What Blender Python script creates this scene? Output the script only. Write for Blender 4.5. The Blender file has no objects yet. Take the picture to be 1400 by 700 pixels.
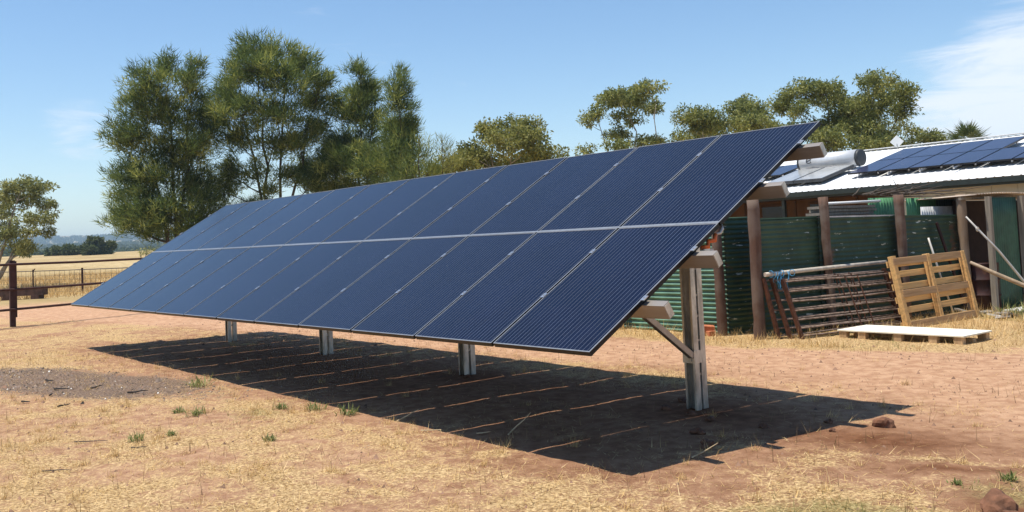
import bpy, math, random
import numpy as np
from mathutils import Matrix, Vector

# ------------------------------------------------------------------ camera, sky, sun, exposure
SC = bpy.context.scene
COL = SC.collection
SUN_DIR = Vector((-0.1345, -0.2649, 1.0)).normalized()          # towards the sun
CAM_RIGHT = Vector((0.6220958812, 0.7816361915, -0.0451838320))
CAM_UP = Vector((0.0697590788, 0.0021452671, 0.9975615614))
CAM_FWD = Vector((-0.7798271511, 0.6237309211, 0.0531916588))
CAM_POS = Vector((5.0905, -4.7173, 1.6757))
cd = bpy.data.cameras.new('camera')
cam = bpy.data.objects.new('camera', cd); COL.objects.link(cam)
m = Matrix.Identity(4)
for i in range(3):
    m[i][0] = CAM_RIGHT[i]; m[i][1] = CAM_UP[i]; m[i][2] = -CAM_FWD[i]; m[i][3] = CAM_POS[i]
cam.matrix_world = m
cd.sensor_width = 36; cd.lens = 1323.83 / 1400 * 36
cd.shift_y = (255.855 - 350) / 1400
cd.clip_start = 0.05; cd.clip_end = 60000
SC.camera = cam

world = bpy.data.worlds.new('World'); SC.world = world; world.use_nodes = True
wn = world.node_tree.nodes; wl = world.node_tree.links
wn.clear()
w_out = wn.new('ShaderNodeOutputWorld'); w_bg = wn.new('ShaderNodeBackground')
sky = wn.new('ShaderNodeTexSky'); sky.sky_type = 'NISHITA'; sky.sun_disc = False
sky.sun_elevation = math.asin(SUN_DIR.z); sky.sun_rotation = math.atan2(SUN_DIR.x, SUN_DIR.y)
sky.altitude = 200; sky.air_density = 1.0; sky.dust_density = 0.15; sky.ozone_density = 1.3
SKY_STRENGTH = 0.127
w_bg.inputs['Strength'].default_value = SKY_STRENGTH
# thin high cloud: a noise over the sky direction, thickest around one bank low in the south west
tc = wn.new('ShaderNodeTexCoord')
def wmath(op, a, b=None, clamp=False):
    n = wn.new('ShaderNodeMath'); n.operation = op; n.use_clamp = clamp
    for k, v in enumerate((a, b)):
        if v is None: continue
        if isinstance(v, (int, float)): n.inputs[k].default_value = v
        else: wl.new(v, n.inputs[k])
    return n.outputs[0]
def wdot(vec):
    n = wn.new('ShaderNodeVectorMath'); n.operation = 'DOT_PRODUCT'
    wl.new(tc.outputs['Generated'], n.inputs[0]); n.inputs[1].default_value = vec
    return n.outputs['Value']
def cloud_noise(scale, detail, rough, loc, stretch):
    mp = wn.new('ShaderNodeMapping'); mp.inputs['Scale'].default_value = stretch; mp.inputs['Location'].default_value = loc
    mp.inputs['Rotation'].default_value = (0.35, 0.1, 0.2)
    wl.new(tc.outputs['Generated'], mp.inputs[0])
    n = wn.new('ShaderNodeTexNoise'); n.inputs['Scale'].default_value = scale; n.inputs['Detail'].default_value = detail
    n.inputs['Roughness'].default_value = rough; n.inputs['Distortion'].default_value = 0.6
    wl.new(mp.outputs[0], n.inputs['Vector'])
    return n.outputs['Fac']
def sky_dir(px, py):
    d = CAM_FWD + CAM_RIGHT * ((px - 700) / 1323.83) - CAM_UP * ((py - 255.855) / 1323.83)
    return d.normalized()
n1 = cloud_noise(6.0, 9, 0.66, (0.3, 0.1, 0.2), (1, 1, 6.0))
bank_d = sky_dir(1475, 205)
# angular falloffs of the bank and of a small wisp
def falloff(d, inner, outer):
    c = wdot(d)
    mr = wn.new('ShaderNodeMapRange'); mr.interpolation_type = 'SMOOTHSTEP'
    mr.inputs['From Min'].default_value = math.cos(math.radians(outer)); mr.inputs['From Max'].default_value = math.cos(math.radians(inner))
    wl.new(c, mr.inputs['Value']); return mr.outputs[0]
bank = falloff(bank_d, 2.0, 11.0)
wisp = falloff(sky_dir(110, 188), 0.2, 3.0)
dens = wmath('ADD', wmath('MULTIPLY', bank, 0.54), wmath('MULTIPLY', wisp, 0.20))
dens = wmath('ADD', dens, n1)
mr = wn.new('ShaderNodeMapRange'); mr.interpolation_type = 'SMOOTHSTEP'
mr.inputs['From Min'].default_value = 0.64; mr.inputs['From Max'].default_value = 1.02
wl.new(dens, mr.inputs['Value'])
cfac = wmath('MULTIPLY', mr.outputs[0], 0.8, True)
mixc = wn.new('ShaderNodeMix'); mixc.data_type = 'RGBA'
wl.new(cfac, mixc.inputs['Factor'])
CLOUD = 7.0
mixc.inputs['B'].default_value = (CLOUD * 0.96, CLOUD * 0.99, CLOUD * 1.05, 1)
hs = wn.new('ShaderNodeHueSaturation'); hs.inputs['Saturation'].default_value = 1.14; wl.new(sky.outputs[0], hs.inputs['Color'])
wl.new(hs.outputs[0], mixc.inputs['A'])
wl.new(mixc.outputs['Result'], w_bg.inputs['Color'])
wl.new(w_bg.outputs[0], w_out.inputs['Surface'])

sd = bpy.data.lights.new('sun', 'SUN'); sd.energy = 5.0; sd.angle = math.radians(0.53); sd.color = (1.0, 0.945, 0.845)
sun = bpy.data.objects.new('sun', sd); COL.objects.link(sun)
sun.rotation_euler = SUN_DIR.to_track_quat('Z', 'Y').to_euler(); sun.location = (0, 0, 40)

SC.view_settings.view_transform = 'Standard'; SC.view_settings.look = 'None'
SC.view_settings.exposure = 0.34; SC.view_settings.gamma = 1.0; SC.view_settings.use_curve_mapping = False
SC.render.engine = 'CYCLES'
SC.cycles.max_bounces = 8; SC.cycles.transparent_max_bounces = 8
SC.cycles.volume_bounces = 0
try: SC.cycles.use_denoising = True
except Exception: pass

rng = np.random.default_rng(7); rnd = random.Random(11)

def at(px, py, depth):
    d = CAM_FWD + CAM_RIGHT * ((px - 700) / 1323.83) - CAM_UP * ((py - 255.855) / 1323.83)
    return CAM_POS + d * depth

# ------------------------------------------------------------------ helpers
def vnoise(x, y, seed=0):
    xi = np.floor(x).astype(np.int64); yi = np.floor(y).astype(np.int64)
    xf = x - xi; yf = y - yi
    def h(a, b):
        n = (a * 374761393 + b * 668265263 + seed * 1442695041) & 0x7fffffff
        n = ((n ^ (n >> 13)) * 1274126177) & 0x7fffffff
        return ((n ^ (n >> 16)) & 0xffff) / 65535.0
    u = xf * xf * (3 - 2 * xf); v = yf * yf * (3 - 2 * yf)
    return (h(xi, yi) * (1 - u) + h(xi + 1, yi) * u) * (1 - v) + (h(xi, yi + 1) * (1 - u) + h(xi + 1, yi + 1) * u) * v
def fbm(x, y, octs=4, seed=0):
    s = 0; a = 0.5; t = 0
    for o in range(octs):
        s = s + a * vnoise(x * 2 ** o + 17.3 * o, y * 2 ** o - 9.1 * o, seed + o); t += a; a *= 0.5
    return s / t
def sstep(a, b, x):
    t = np.clip((x - a) / (b - a), 0, 1); return t * t * (3 - 2 * t)

def ground_z(x, y):
    x = np.asarray(x, float); y = np.asarray(y, float)
    dx = x - CAM_POS.x; dy = y - CAM_POS.y; r = np.sqrt(dx * dx + dy * dy)
    near = 1 - sstep(20, 40, np.sqrt((x + 6) ** 2 + (y - 1.5) ** 2))
    z = near * (-0.0043 * (x + 6) + 0.0045 * (y - 1.5)) * (1 - sstep(4.5, 7, y)) - 0.012 * sstep(6, 8, y) * near
    z = z + 0.035 * (fbm(x * 0.35, y * 0.35, 2, 3) - 0.5) + 0.030 * near * (fbm(x * 2.2, y * 2.2, 3, 5) - 0.5)
    z = z + 0.012 * near * (fbm(x * 9, y * 9, 2, 9) - 0.5)
    # the paddock swells gently, drops away, and the plain beyond climbs to the far range
    rr = np.array([0, 60, 130, 250, 330, 700, 1300, 2000, 2600, 3200, 3700, 4300, 40000.])
    zz = np.array([0, 0, 1.3, 2.9, 2.2, 1.5, 9.5, 22, 38, 62, 86, 60, 10.])
    z = z + np.interp(r, rr, zz)
    far = sstep(2300, 3500, r)
    ang = np.arctan2(dy, dx)
    z = z + far * 34 * (fbm(ang * 9 + 40, r / 1300.0, 4, 21) - 0.5) + sstep(600, 1400, r) * 4 * (fbm(x / 600, y / 600, 3, 25) - 0.5)
    return z
def gz(x, y): return float(ground_z(np.array([x]), np.array([y]))[0])

def npmesh(name, V, F, nside, mat=None, smooth=False, attrs=None):
    me = bpy.data.meshes.new(name)
    V = np.asarray(V, np.float32); F = np.asarray(F, np.int32).reshape(-1, nside)
    me.vertices.add(len(V)); me.vertices.foreach_set('co', V.ravel())
    me.loops.add(F.size); me.loops.foreach_set('vertex_index', F.ravel())
    me.polygons.add(len(F)); me.polygons.foreach_set('loop_start', np.arange(0, F.size, nside, dtype=np.int32))
    try: me.polygons.foreach_set('loop_total', np.full(len(F), nside, np.int32))
    except Exception: pass
    if attrs:
        for k, a in attrs.items():
            at_ = me.attributes.new(k, 'FLOAT', 'POINT'); at_.data.foreach_set('value', np.asarray(a, np.float32))
    me.update(calc_edges=True); me.validate()
    if smooth: me.polygons.foreach_set('use_smooth', np.ones(len(F), bool))
    if mat: me.materials.append(mat)
    return me

def link(name, me, parent=None, loc=(0, 0, 0), rot=(0, 0, 0)):
    o = bpy.data.objects.new(name, me); COL.objects.link(o)
    o.parent = parent; o.location = loc; o.rotation_euler = rot
    return o
def tag(o, label=None, cat=None, group=None, kind=None):
    if label: o['label'] = label
    if cat: o['category'] = cat
    if group: o['group'] = group
    if kind: o['kind'] = kind
    return o
def thing(name, label, cat, loc=(0, 0, 0), rotz=0, group=None):
    o = bpy.data.objects.new(name, None); COL.objects.link(o); o.empty_display_size = 0.2
    o.location = loc; o.rotation_euler = (0, 0, rotz)
    return tag(o, label, cat, group)
def copy_tree(o, parent=None):
    c = o.copy(); COL.objects.link(c); c.parent = parent
    for ch in list(o.children): copy_tree(ch, c)
    return c

class MB:
    """collects simple solids; build() links them as one mesh object"""
    def __init__(s): s.v = []; s.f = []
    def add(s, V, F):
        b = len(s.v); s.v += [tuple(p) for p in V]; s.f += [tuple(i + b for i in f) for f in F]; return s
    def box(s, a, b):
        (x0, y0, z0), (x1, y1, z1) = a, b
        return s.add([(x0, y0, z0), (x1, y0, z0), (x1, y1, z0), (x0, y1, z0), (x0, y0, z1), (x1, y0, z1), (x1, y1, z1), (x0, y1, z1)],
                     [(0, 3, 2, 1), (4, 5, 6, 7), (0, 1, 5, 4), (1, 2, 6, 5), (2, 3, 7, 6), (3, 0, 4, 7)])
    def obox(s, o, ux, uy, uz):
        """box from corner o spanned by three vectors"""
        o = Vector(o); ux, uy, uz = Vector(ux), Vector(uy), Vector(uz)
        P = [o, o + ux, o + ux + uy, o + uy]; P += [q + uz for q in P]
        F = [(0, 3, 2, 1), (4, 5, 6, 7), (0, 1, 5, 4), (1, 2, 6, 5), (2, 3, 7, 6), (3, 0, 4, 7)]
        if ux.cross(uy).dot(uz) < 0: F = [tuple(reversed(f)) for f in F]
        return s.add(P, F)
    def bar(s, a, b, w, h, up=(0, 0, 1)):
        a, b = Vector(a), Vector(b); d = (b - a).normalized(); up = Vector(up)
        side = d.cross(up)
        if side.length < 1e-4: side = d.cross(Vector((0, 1, 0)))
        side.normalize(); u2 = side.cross(d).normalized()
        return s.obox(a - side * w / 2 - u2 * h / 2, b - a, side * w, u2 * h)
    def tube(s, pts, rad, n=8, caps=True):
        pts = [Vector(q) for q in pts]
        if not hasattr(rad, '__len__'): rad = [rad] * len(pts)
        V = []; F = []
        prev = None
        for i, q in enumerate(pts):
            t = (pts[min(i + 1, len(pts) - 1)] - pts[max(i - 1, 0)]).normalized()
            if prev is None:
                a = t.cross(Vector((0, 0, 1)))
                if a.length < 0.05: a = t.cross(Vector((1, 0, 0)))
                a.normalize()
            else:
                a = (prev - t * prev.dot(t)).normalized()
            prev = a; b = t.cross(a)
            for k in range(n):
                th = 2 * math.pi * k / n
                V.append(q + (a * math.cos(th) + b * math.sin(th)) * rad[i])
        for i in range(len(pts) - 1):
            for k in range(n):
                k2 = (k + 1) % n
                F.append((i * n + k, i * n + k2, (i + 1) * n + k2, (i + 1) * n + k))
        if caps:
            F.append(tuple(reversed(range(n)))); F.append(tuple(range((len(pts) - 1) * n, len(pts) * n)))
        return s.add(V, F)
    def mesh(s, name, mat, smooth=False):
        me = bpy.data.meshes.new(name); me.from_pydata(s.v, [], s.f)
        if mat: me.materials.append(mat)
        if smooth:
            for p in me.polygons: p.use_smooth = len(p.vertices) <= 4
        me.update(); return me
    def build(s, name, mat, parent=None, off=(0, 0, 0), smooth=False, bevel=0):
        """vertices are given in the parent's frame plus off (off = parent's place when they are in world space)"""
        if off != (0, 0, 0):
            s.v = [(a - off[0], b - off[1], c - off[2]) for a, b, c in s.v]
        o = link(name, s.mesh(name, mat, smooth), parent)
        if bevel:
            md = o.modifiers.new('bevel', 'BEVEL'); md.width = bevel; md.segments = 1; md.limit_method = 'ANGLE'
        return o

# ------------------------------------------------------------------ materials
M = {}
class NT:
    def __init__(s, name):
        s.m = bpy.data.materials.new(name); s.m.use_nodes = True; s.n = s.m.node_tree.nodes; s.l = s.m.node_tree.links
        s.n.clear(); s.out = s.n.new('ShaderNodeOutputMaterial')
        s.tc = s.n.new('ShaderNodeTexCoord')
        M[name] = s.m
    def put(s, sock, v):
        if isinstance(v, bpy.types.NodeSocket): s.l.new(v, sock)
        elif isinstance(v, (tuple, list)) and len(v) == 3 and sock.type == 'RGBA': sock.default_value = (*v, 1)
        else: sock.default_value = v
    def math(s, op, a, b=None, clamp=False):
        n = s.n.new('ShaderNodeMath'); n.operation = op; n.use_clamp = clamp
        s.put(n.inputs[0], a)
        if b is not None: s.put(n.inputs[1], b)
        return n.outputs[0]
    def mix(s, f, a, b, mode='MIX'):
        n = s.n.new('ShaderNodeMix'); n.data_type = 'RGBA'; n.blend_type = mode
        s.put(n.inputs['Factor'], f); s.put(n.inputs['A'], a); s.put(n.inputs['B'], b); return n.outputs['Result']
    def vec(s, scale=(1, 1, 1), coord='Object', loc=(0, 0, 0), rot=(0, 0, 0)):
        mp = s.n.new('ShaderNodeMapping'); mp.inputs['Scale'].default_value = scale; mp.inputs['Location'].default_value = loc; mp.inputs['Rotation'].default_value = rot
        if coord == 'World':
            g = s.n.new('ShaderNodeNewGeometry'); s.l.new(g.outputs['Position'], mp.inputs[0])
        else: s.l.new(s.tc.outputs[coord], mp.inputs[0])
        return mp.outputs[0]
    def noise(s, scale, detail=4, rough=0.55, vec=None, dist=0.0):
        n = s.n.new('ShaderNodeTexNoise'); n.inputs['Scale'].default_value = scale; n.inputs['Detail'].default_value = detail
        n.inputs['Roughness'].default_value = rough; n.inputs['Distortion'].default_value = dist
        if vec is not None: s.l.new(vec, n.inputs['Vector'])
        return n.outputs['Fac']
    def ramp(s, f, lo, hi, a=0.0, b=1.0):
        n = s.n.new('ShaderNodeMapRange'); n.interpolation_type = 'SMOOTHSTEP'
        s.put(n.inputs['Value'], f); n.inputs['From Min'].default_value = lo; n.inputs['From Max'].default_value = hi
        n.inputs['To Min'].default_value = a; n.inputs['To Max'].default_value = b; return n.outputs[0]
    def attr(s, name):
        n = s.n.new('ShaderNodeAttribute'); n.attribute_name = name; return n.outputs['Fac']
    def objrnd(s):
        n = s.n.new('ShaderNodeObjectInfo'); return n.outputs['Random']
    def bsdf(s, color, rough=0.7, metal=0.0, spec=0.5, bump=None, bstr=0.3, bdist=0.01, coat=0.0):
        b = s.n.new('ShaderNodeBsdfPrincipled')
        s.put(b.inputs['Base Color'], color); s.put(b.inputs['Roughness'], rough); s.put(b.inputs['Metallic'], metal)
        s.put(b.inputs['Specular IOR Level'], spec)
        if coat: b.inputs['Coat Weight'].default_value = coat; b.inputs['Coat Roughness'].default_value = 0.05
        if bump is not None:
            n = s.n.new('ShaderNodeBump'); n.inputs['Strength'].default_value = bstr; n.inputs['Distance'].default_value = bdist
            s.l.new(bump, n.inputs['Height']); s.l.new(n.outputs[0], b.inputs['Normal'])
        s.b = b; s.l.new(b.outputs[0], s.out.inputs['Surface']); return b

def simple(name, col, rough=0.7, metal=0.0, var=0.25, scale=6.0, spec=0.4, stretch=(1, 1, 1), bump=0.2, rust=None, rustc=(0.09, 0.035, 0.015)):
    t = NT(name); v = t.vec(stretch)
    f = t.noise(scale, 5, 0.6, v)
    dark = tuple(c * (1 - var) for c in col); lite = tuple(min(1, c * (1 + var)) for c in col)
    c = t.mix(t.ramp(f, 0.3, 0.7), dark, lite)
    if rust is not None:
        g = t.noise(scale * 1.7, 6, 0.65, v); c = t.mix(t.ramp(g, rust, rust + 0.12), c, rustc)
    t.bsdf(c, rough, metal, spec, bump=f, bstr=bump, bdist=0.005)
    return M[name]

def wood(name, col, grey=(0.3, 0.27, 0.24), gfac=0.35, axis=2):
    t = NT(name); sc = [18, 18, 18]; sc[axis] = 1.2
    r = t.objrnd(); mp = t.vec(tuple(sc)); add = t.n.new('ShaderNodeVectorMath'); add.operation = 'ADD'
    t.l.new(mp, add.inputs[0]); cmb = t.n.new('ShaderNodeCombineXYZ')
    k = t.math('MULTIPLY', r, 37.0)
    for i in range(3): t.l.new(k, cmb.inputs[i])
    t.l.new(cmb.outputs[0], add.inputs[1])
    f = t.noise(1.0, 6, 0.65, add.outputs[0], 0.6)
    g = t.noise(2.3, 4, 0.6, t.vec((1, 1, 1)))
    c = t.mix(t.ramp(f, 0.28, 0.72), tuple(a * 0.62 for a in col), tuple(min(1, a * 1.2) for a in col))
    c = t.mix(t.math('MULTIPLY', t.ramp(g, 0.4, 0.7), gfac), c, grey)
    c = t.mix(t.math('MULTIPLY', r, 0.3), c, tuple(a * 0.7 for a in col))
    t.bsdf(c, 0.8, 0, 0.25, bump=f, bstr=0.4, bdist=0.004)
    return M[name]

# ground
t = NT('ground')
wv = t.vec((1, 1, 1), 'World')
straw, red, ash, green, fld = (t.attr(k) for k in ('straw', 'red', 'ash', 'green', 'field'))
nf = t.noise(38, 6, 0.7, wv); nm = t.noise(7, 5, 0.62, wv); nl = t.noise(0.9, 4, 0.6, wv); nff = t.noise(130, 3, 0.7, wv)
soil = t.mix(t.ramp(nm, 0.3, 0.7), (0.125, 0.048, 0.021), (0.225, 0.100, 0.048))
redc = t.mix(t.ramp(nm, 0.3, 0.7), (0.39, 0.215, 0.125), (0.57, 0.355, 0.220))
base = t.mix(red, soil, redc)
strawc = t.mix(t.ramp(nf, 0.36, 0.66), (0.23, 0.130, 0.054), (0.74, 0.525, 0.270))
strawc = t.mix(t.ramp(nl, 0.4, 0.65), strawc, (0.52, 0.36, 0.18), 'MULTIPLY') if False else strawc
cover = t.math('ADD', t.math('MULTIPLY', straw, 1.35), t.math('SUBTRACT', t.math('MULTIPLY', nm, 1.2), 1.0))
cover = t.math('ADD', cover, t.math('SUBTRACT', t.math('MULTIPLY', nf, 1.1), 0.55))
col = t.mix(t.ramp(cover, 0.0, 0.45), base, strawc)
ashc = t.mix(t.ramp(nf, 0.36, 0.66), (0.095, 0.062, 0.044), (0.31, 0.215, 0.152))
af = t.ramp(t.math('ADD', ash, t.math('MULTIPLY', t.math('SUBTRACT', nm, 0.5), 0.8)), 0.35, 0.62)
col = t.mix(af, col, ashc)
spk = t.noise(21, 3, 0.6, t.vec((1, 1.6, 1), 'World', loc=(3, 1, 0)))
col = t.mix(t.math('MULTIPLY', t.ramp(spk, 0.66, 0.74), 0.6), col, (0.085, 0.05, 0.03))
grc = t.mix(t.ramp(nf, 0.3, 0.7), (0.10, 0.10, 0.030), (0.33, 0.29, 0.11))
gf = t.ramp(t.math('ADD', green, t.math('MULTIPLY', t.math('SUBTRACT', nm, 0.5), 0.9)), 0.3, 0.9)
col = t.mix(t.math('MULTIPLY', gf, 0.6), col, grc)
# paddock and plain: cut stubble with strips of other paddocks far off
fn = t.noise(0.02, 5, 0.6, t.vec((1, 2.2, 1), 'World', rot=(0, 0, 0.4))); fn2 = t.noise(0.0016, 3, 0.55, t.vec((1, 3.0, 1), 'World', rot=(0, 0, 0.9)))
fm = t.noise(1.3, 5, 0.7, wv)
fc = t.mix(t.ramp(fn, 0.35, 0.65), (0.37, 0.265, 0.125), (0.56, 0.43, 0.235))
fc = t.mix(t.ramp(fm, 0.3, 0.75), fc, (0.28, 0.20, 0.09))
farc = t.mix(t.ramp(fn2, 0.42, 0.6), (0.36, 0.29, 0.17), (0.15, 0.14, 0.075))
far = t.attr('far')
fc = t.mix(far, fc, farc)
col = t.mix(fld, col, fc)
bmp = t.math('ADD', t.math('MULTIPLY', nf, 1.0), t.math('ADD', t.math('MULTIPLY', nff, 0.45), t.math('MULTIPLY', nm, 0.6)))
t.bsdf(col, 0.95, 0, 0.1, bump=bmp, bstr=0.8, bdist=0.025)

def leafmat(name, c0, c1, c2, trans=0.25, rough=0.55, spec=0.3):
    t = NT(name); r = t.attr('rnd')
    c = t.mix(t.ramp(r, 0.0, 0.55), c0, c1); c = t.mix(t.ramp(r, 0.6, 1.0), c, c2)
    b = t.bsdf(c, rough, 0, spec)
    tr = t.n.new('ShaderNodeBsdfTranslucent'); t.l.new(c, tr.inputs['Color'])
    mx = t.n.new('ShaderNodeMixShader'); mx.inputs[0].default_value = trans
    t.l.new(b.outputs[0], mx.inputs[1]); t.l.new(tr.outputs[0], mx.inputs[2]); t.l.new(mx.outputs[0], t.out.inputs['Surface'])
leafmat('straw', (0.24, 0.135, 0.048), (0.62, 0.415, 0.170), (0.84, 0.64, 0.34), 0.2, 0.7, 0.2)
leafmat('green_grass', (0.12, 0.13, 0.030), (0.22, 0.21, 0.06), (0.45, 0.37, 0.15), 0.25)
leafmat('weed_leaf', (0.11, 0.15, 0.04), (0.20, 0.23, 0.07), (0.36, 0.33, 0.13), 0.35)
leafmat('she_oak_leaf', (0.056, 0.088, 0.028), (0.150, 0.198, 0.055), (0.36, 0.37, 0.10), 0.45, 0.6, 0.2)
leafmat('olive_leaf', (0.11, 0.125, 0.032), (0.235, 0.24, 0.062), (0.42, 0.385, 0.12), 0.42)
leafmat('gum_leaf', (0.085, 0.108, 0.030), (0.215, 0.235, 0.064), (0.42, 0.40, 0.12), 0.45, 0.5, 0.35)
leafmat('grey_leaf', (0.12, 0.135, 0.045), (0.27, 0.275, 0.09), (0.46, 0.43, 0.16), 0.45)
leafmat('bush_leaf', (0.045, 0.065, 0.018), (0.09, 0.11, 0.03), (0.16, 0.165, 0.05), 0.3)
leafmat('palm_leaf', (0.05, 0.075, 0.02), (0.09, 0.12, 0.035), (0.16, 0.17, 0.06), 0.2, 0.4, 0.5)
simple('bark_dark', (0.075, 0.058, 0.045), 0.9, scale=9, stretch=(1, 1, 0.25), bump=0.5)
simple('bark_pale', (0.24, 0.195, 0.15), 0.85, var=0.4, scale=5, stretch=(1, 1, 0.4), bump=0.4)

simple('frame_black', (0.030, 0.030, 0.032), 0.38, 0.9, var=0.15)
simple('frame_lip', (0.38, 0.385, 0.39), 0.38, 0.8, var=0.12, scale=20)
simple('clamp_metal', (0.62, 0.62, 0.62), 0.32, 0.95, var=0.1)
simple('purlin_steel', (0.38, 0.335, 0.29), 0.42, 0.75, var=0.10, scale=4, stretch=(0.3, 3, 3), bump=0.05)
simple('galvanised', (0.50, 0.48, 0.44), 0.40, 0.75, var=0.32, scale=10, stretch=(1, 1, 0.35), bump=0.08)
simple('bolt_steel', (0.25, 0.24, 0.23), 0.4, 0.9)
simple('orange_plastic', (0.62, 0.12, 0.02), 0.5)
simple('grey_plastic', (0.42, 0.40, 0.36), 0.5)
simple('black_cable', (0.015, 0.015, 0.015), 0.5)
simple('white_paint', (0.72, 0.72, 0.70), 0.45, var=0.07, scale=3)
simple('dark_gutter', (0.022, 0.030, 0.026), 0.45, var=0.2)
simple('beige_wall', (0.50, 0.455, 0.36), 0.8, var=0.08, scale=2)
simple('brown_wall', (0.115, 0.053, 0.020), 0.7, var=0.2, scale=2)
simple('shed_dark', (0.030, 0.014, 0.011), 0.8, var=0.3)
simple('brown_trim', (0.075, 0.036, 0.016), 0.6, var=0.2)
simple('dark_glass', (0.012, 0.012, 0.014), 0.08, var=0.1, bump=0.0, spec=0.5)
simple('tank_white', (0.64, 0.65, 0.66), 0.35, 0.2, var=0.05)
simple('dark_cap', (0.045, 0.047, 0.05), 0.5)
simple('collector_glass', (0.34, 0.345, 0.34), 0.18, 0.0, var=0.12, scale=2, spec=0.6, bump=0)
simple('rust_steel', (0.105, 0.042, 0.022), 0.85, 0.15, var=0.45, scale=14, bump=0.4)
simple('rust_rail', (0.24, 0.17, 0.13), 0.75, 0.2, var=0.5, scale=12, bump=0.3)
simple('fence_pipe', (0.060, 0.024, 0.017), 0.75, 0.15, var=0.35, scale=8, bump=0.2)
simple('grey_wire', (0.12, 0.10, 0.085), 0.6, 0.4)
simple('trough_rust', (0.085, 0.043, 0.030), 0.8, 0.1, var=0.4, scale=5)
simple('brick_red', (0.46, 0.155, 0.070), 0.9, var=0.25, scale=14, bump=0.5)
simple('rock_red', (0.155, 0.070, 0.038), 0.95, var=0.45, scale=9, bump=0.8)
simple('clod', (0.13, 0.06, 0.034), 0.95, var=0.4, scale=14, bump=0.8)
simple('clod_fine', (0.20, 0.115, 0.075), 0.95, var=0.5, scale=5)
leafmat('stalk', (0.10, 0.06, 0.03), (0.20, 0.13, 0.065), (0.36, 0.25, 0.13), 0.2, 0.8, 0.1)
simple('drum_red', (0.035, 0.010, 0.008), 0.6, 0.1, var=0.4, scale=4, rust=0.55)
simple('white_sheet', (0.70, 0.69, 0.66), 0.6, var=0.1, scale=3)
simple('board_white', (0.80, 0.76, 0.63), 0.7, var=0.06, scale=3)
simple('pale_pipe', (0.50, 0.44, 0.36), 0.6, 0.1, var=0.25, scale=6)
simple('silver_pipe', (0.55, 0.52, 0.47), 0.5, 0.4, var=0.2, scale=6)
simple('blue_twine', (0.06, 0.26, 0.46), 0.7)
simple('grey_stack', (0.23, 0.205, 0.175), 0.9, var=0.35, scale=7)
simple('dead_twig', (0.10, 0.078, 0.06), 0.9)
simple('ash_lump', (0.17, 0.125, 0.098), 0.95, var=0.4, scale=5)
simple('char', (0.02, 0.018, 0.017), 0.9)
simple('haystick', (0.52, 0.40, 0.24), 0.85)
simple('mat_metal_dark', (0.08, 0.08, 0.08), 0.5, 0.5)
wood('post_wood', (0.125, 0.070, 0.048), (0.22, 0.175, 0.14), 0.7)
wood('post_wood_grey', (0.27, 0.185, 0.12), (0.30, 0.25, 0.2), 0.6)
wood('pallet_yellow', (0.70, 0.42, 0.165), (0.55, 0.38, 0.20), 0.3, 0)
wood('pallet_grey', (0.48, 0.29, 0.14), (0.38, 0.27, 0.16), 0.6, 0)
wood('block_wood', (0.55, 0.36, 0.19), gfac=0.15)
wood('pole_wood', (0.42, 0.31, 0.20), gfac=0.4, axis=0)
wood('grey_board', (0.27, 0.23, 0.18), gfac=0.4)

def sheet_paint(name, col, flake=(0.52, 0.56, 0.50), flk=0.66, rust=0.72, rough=0.55):
    t = NT(name); v = t.vec((1, 1, 1)); va = t.vec((0.55, 0.55, 2.6))
    f = t.noise(3, 5, 0.6, v); g = t.noise(5.5, 7, 0.66, va, 0.0); h = t.noise(1.7, 6, 0.65, v)
    c = t.mix(t.ramp(f, 0.3, 0.7), tuple(a * 0.72 for a in col), tuple(a * 1.25 for a in col))
    c = t.mix(t.math('MULTIPLY', t.ramp(h, rust, rust + 0.08), 0.8), c, (0.12, 0.06, 0.035))
    c = t.mix(t.ramp(g, flk, flk + 0.03), c, flake)
    t.bsdf(c, rough, 0.0, 0.4, bump=f, bstr=0.1, bdist=0.004)
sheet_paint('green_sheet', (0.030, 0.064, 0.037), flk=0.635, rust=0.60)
sheet_paint('green_sheet_sun', (0.14, 0.27, 0.195), flk=0.80)  # lit copy of the fence green, sunlight put into the lighter colour
sheet_paint('green_bright', (0.085, 0.235, 0.115), flk=0.8, rust=0.8)
sheet_paint('green_dull', (0.038, 0.095, 0.060), flk=0.9, rust=0.9)
sheet_paint('blue_dark_sheet', (0.03, 0.05, 0.05), flk=0.9, rust=0.8)
sheet_paint('zinc_sheet', (0.50, 0.50, 0.49), flk=0.95, rust=0.95)
sheet_paint('roof_sheet', (0.42, 0.33, 0.25), flk=0.9, rust=0.55)

# white roof
t = NT('white_roof')
f = t.noise(1.2, 5, 0.6, t.vec((1, 0.4, 1)))
t.bsdf(t.mix(t.ramp(f, 0.3, 0.7), (0.72, 0.72, 0.71), (0.82, 0.82, 0.81)), 0.5, 0.0, 0.4)

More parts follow.
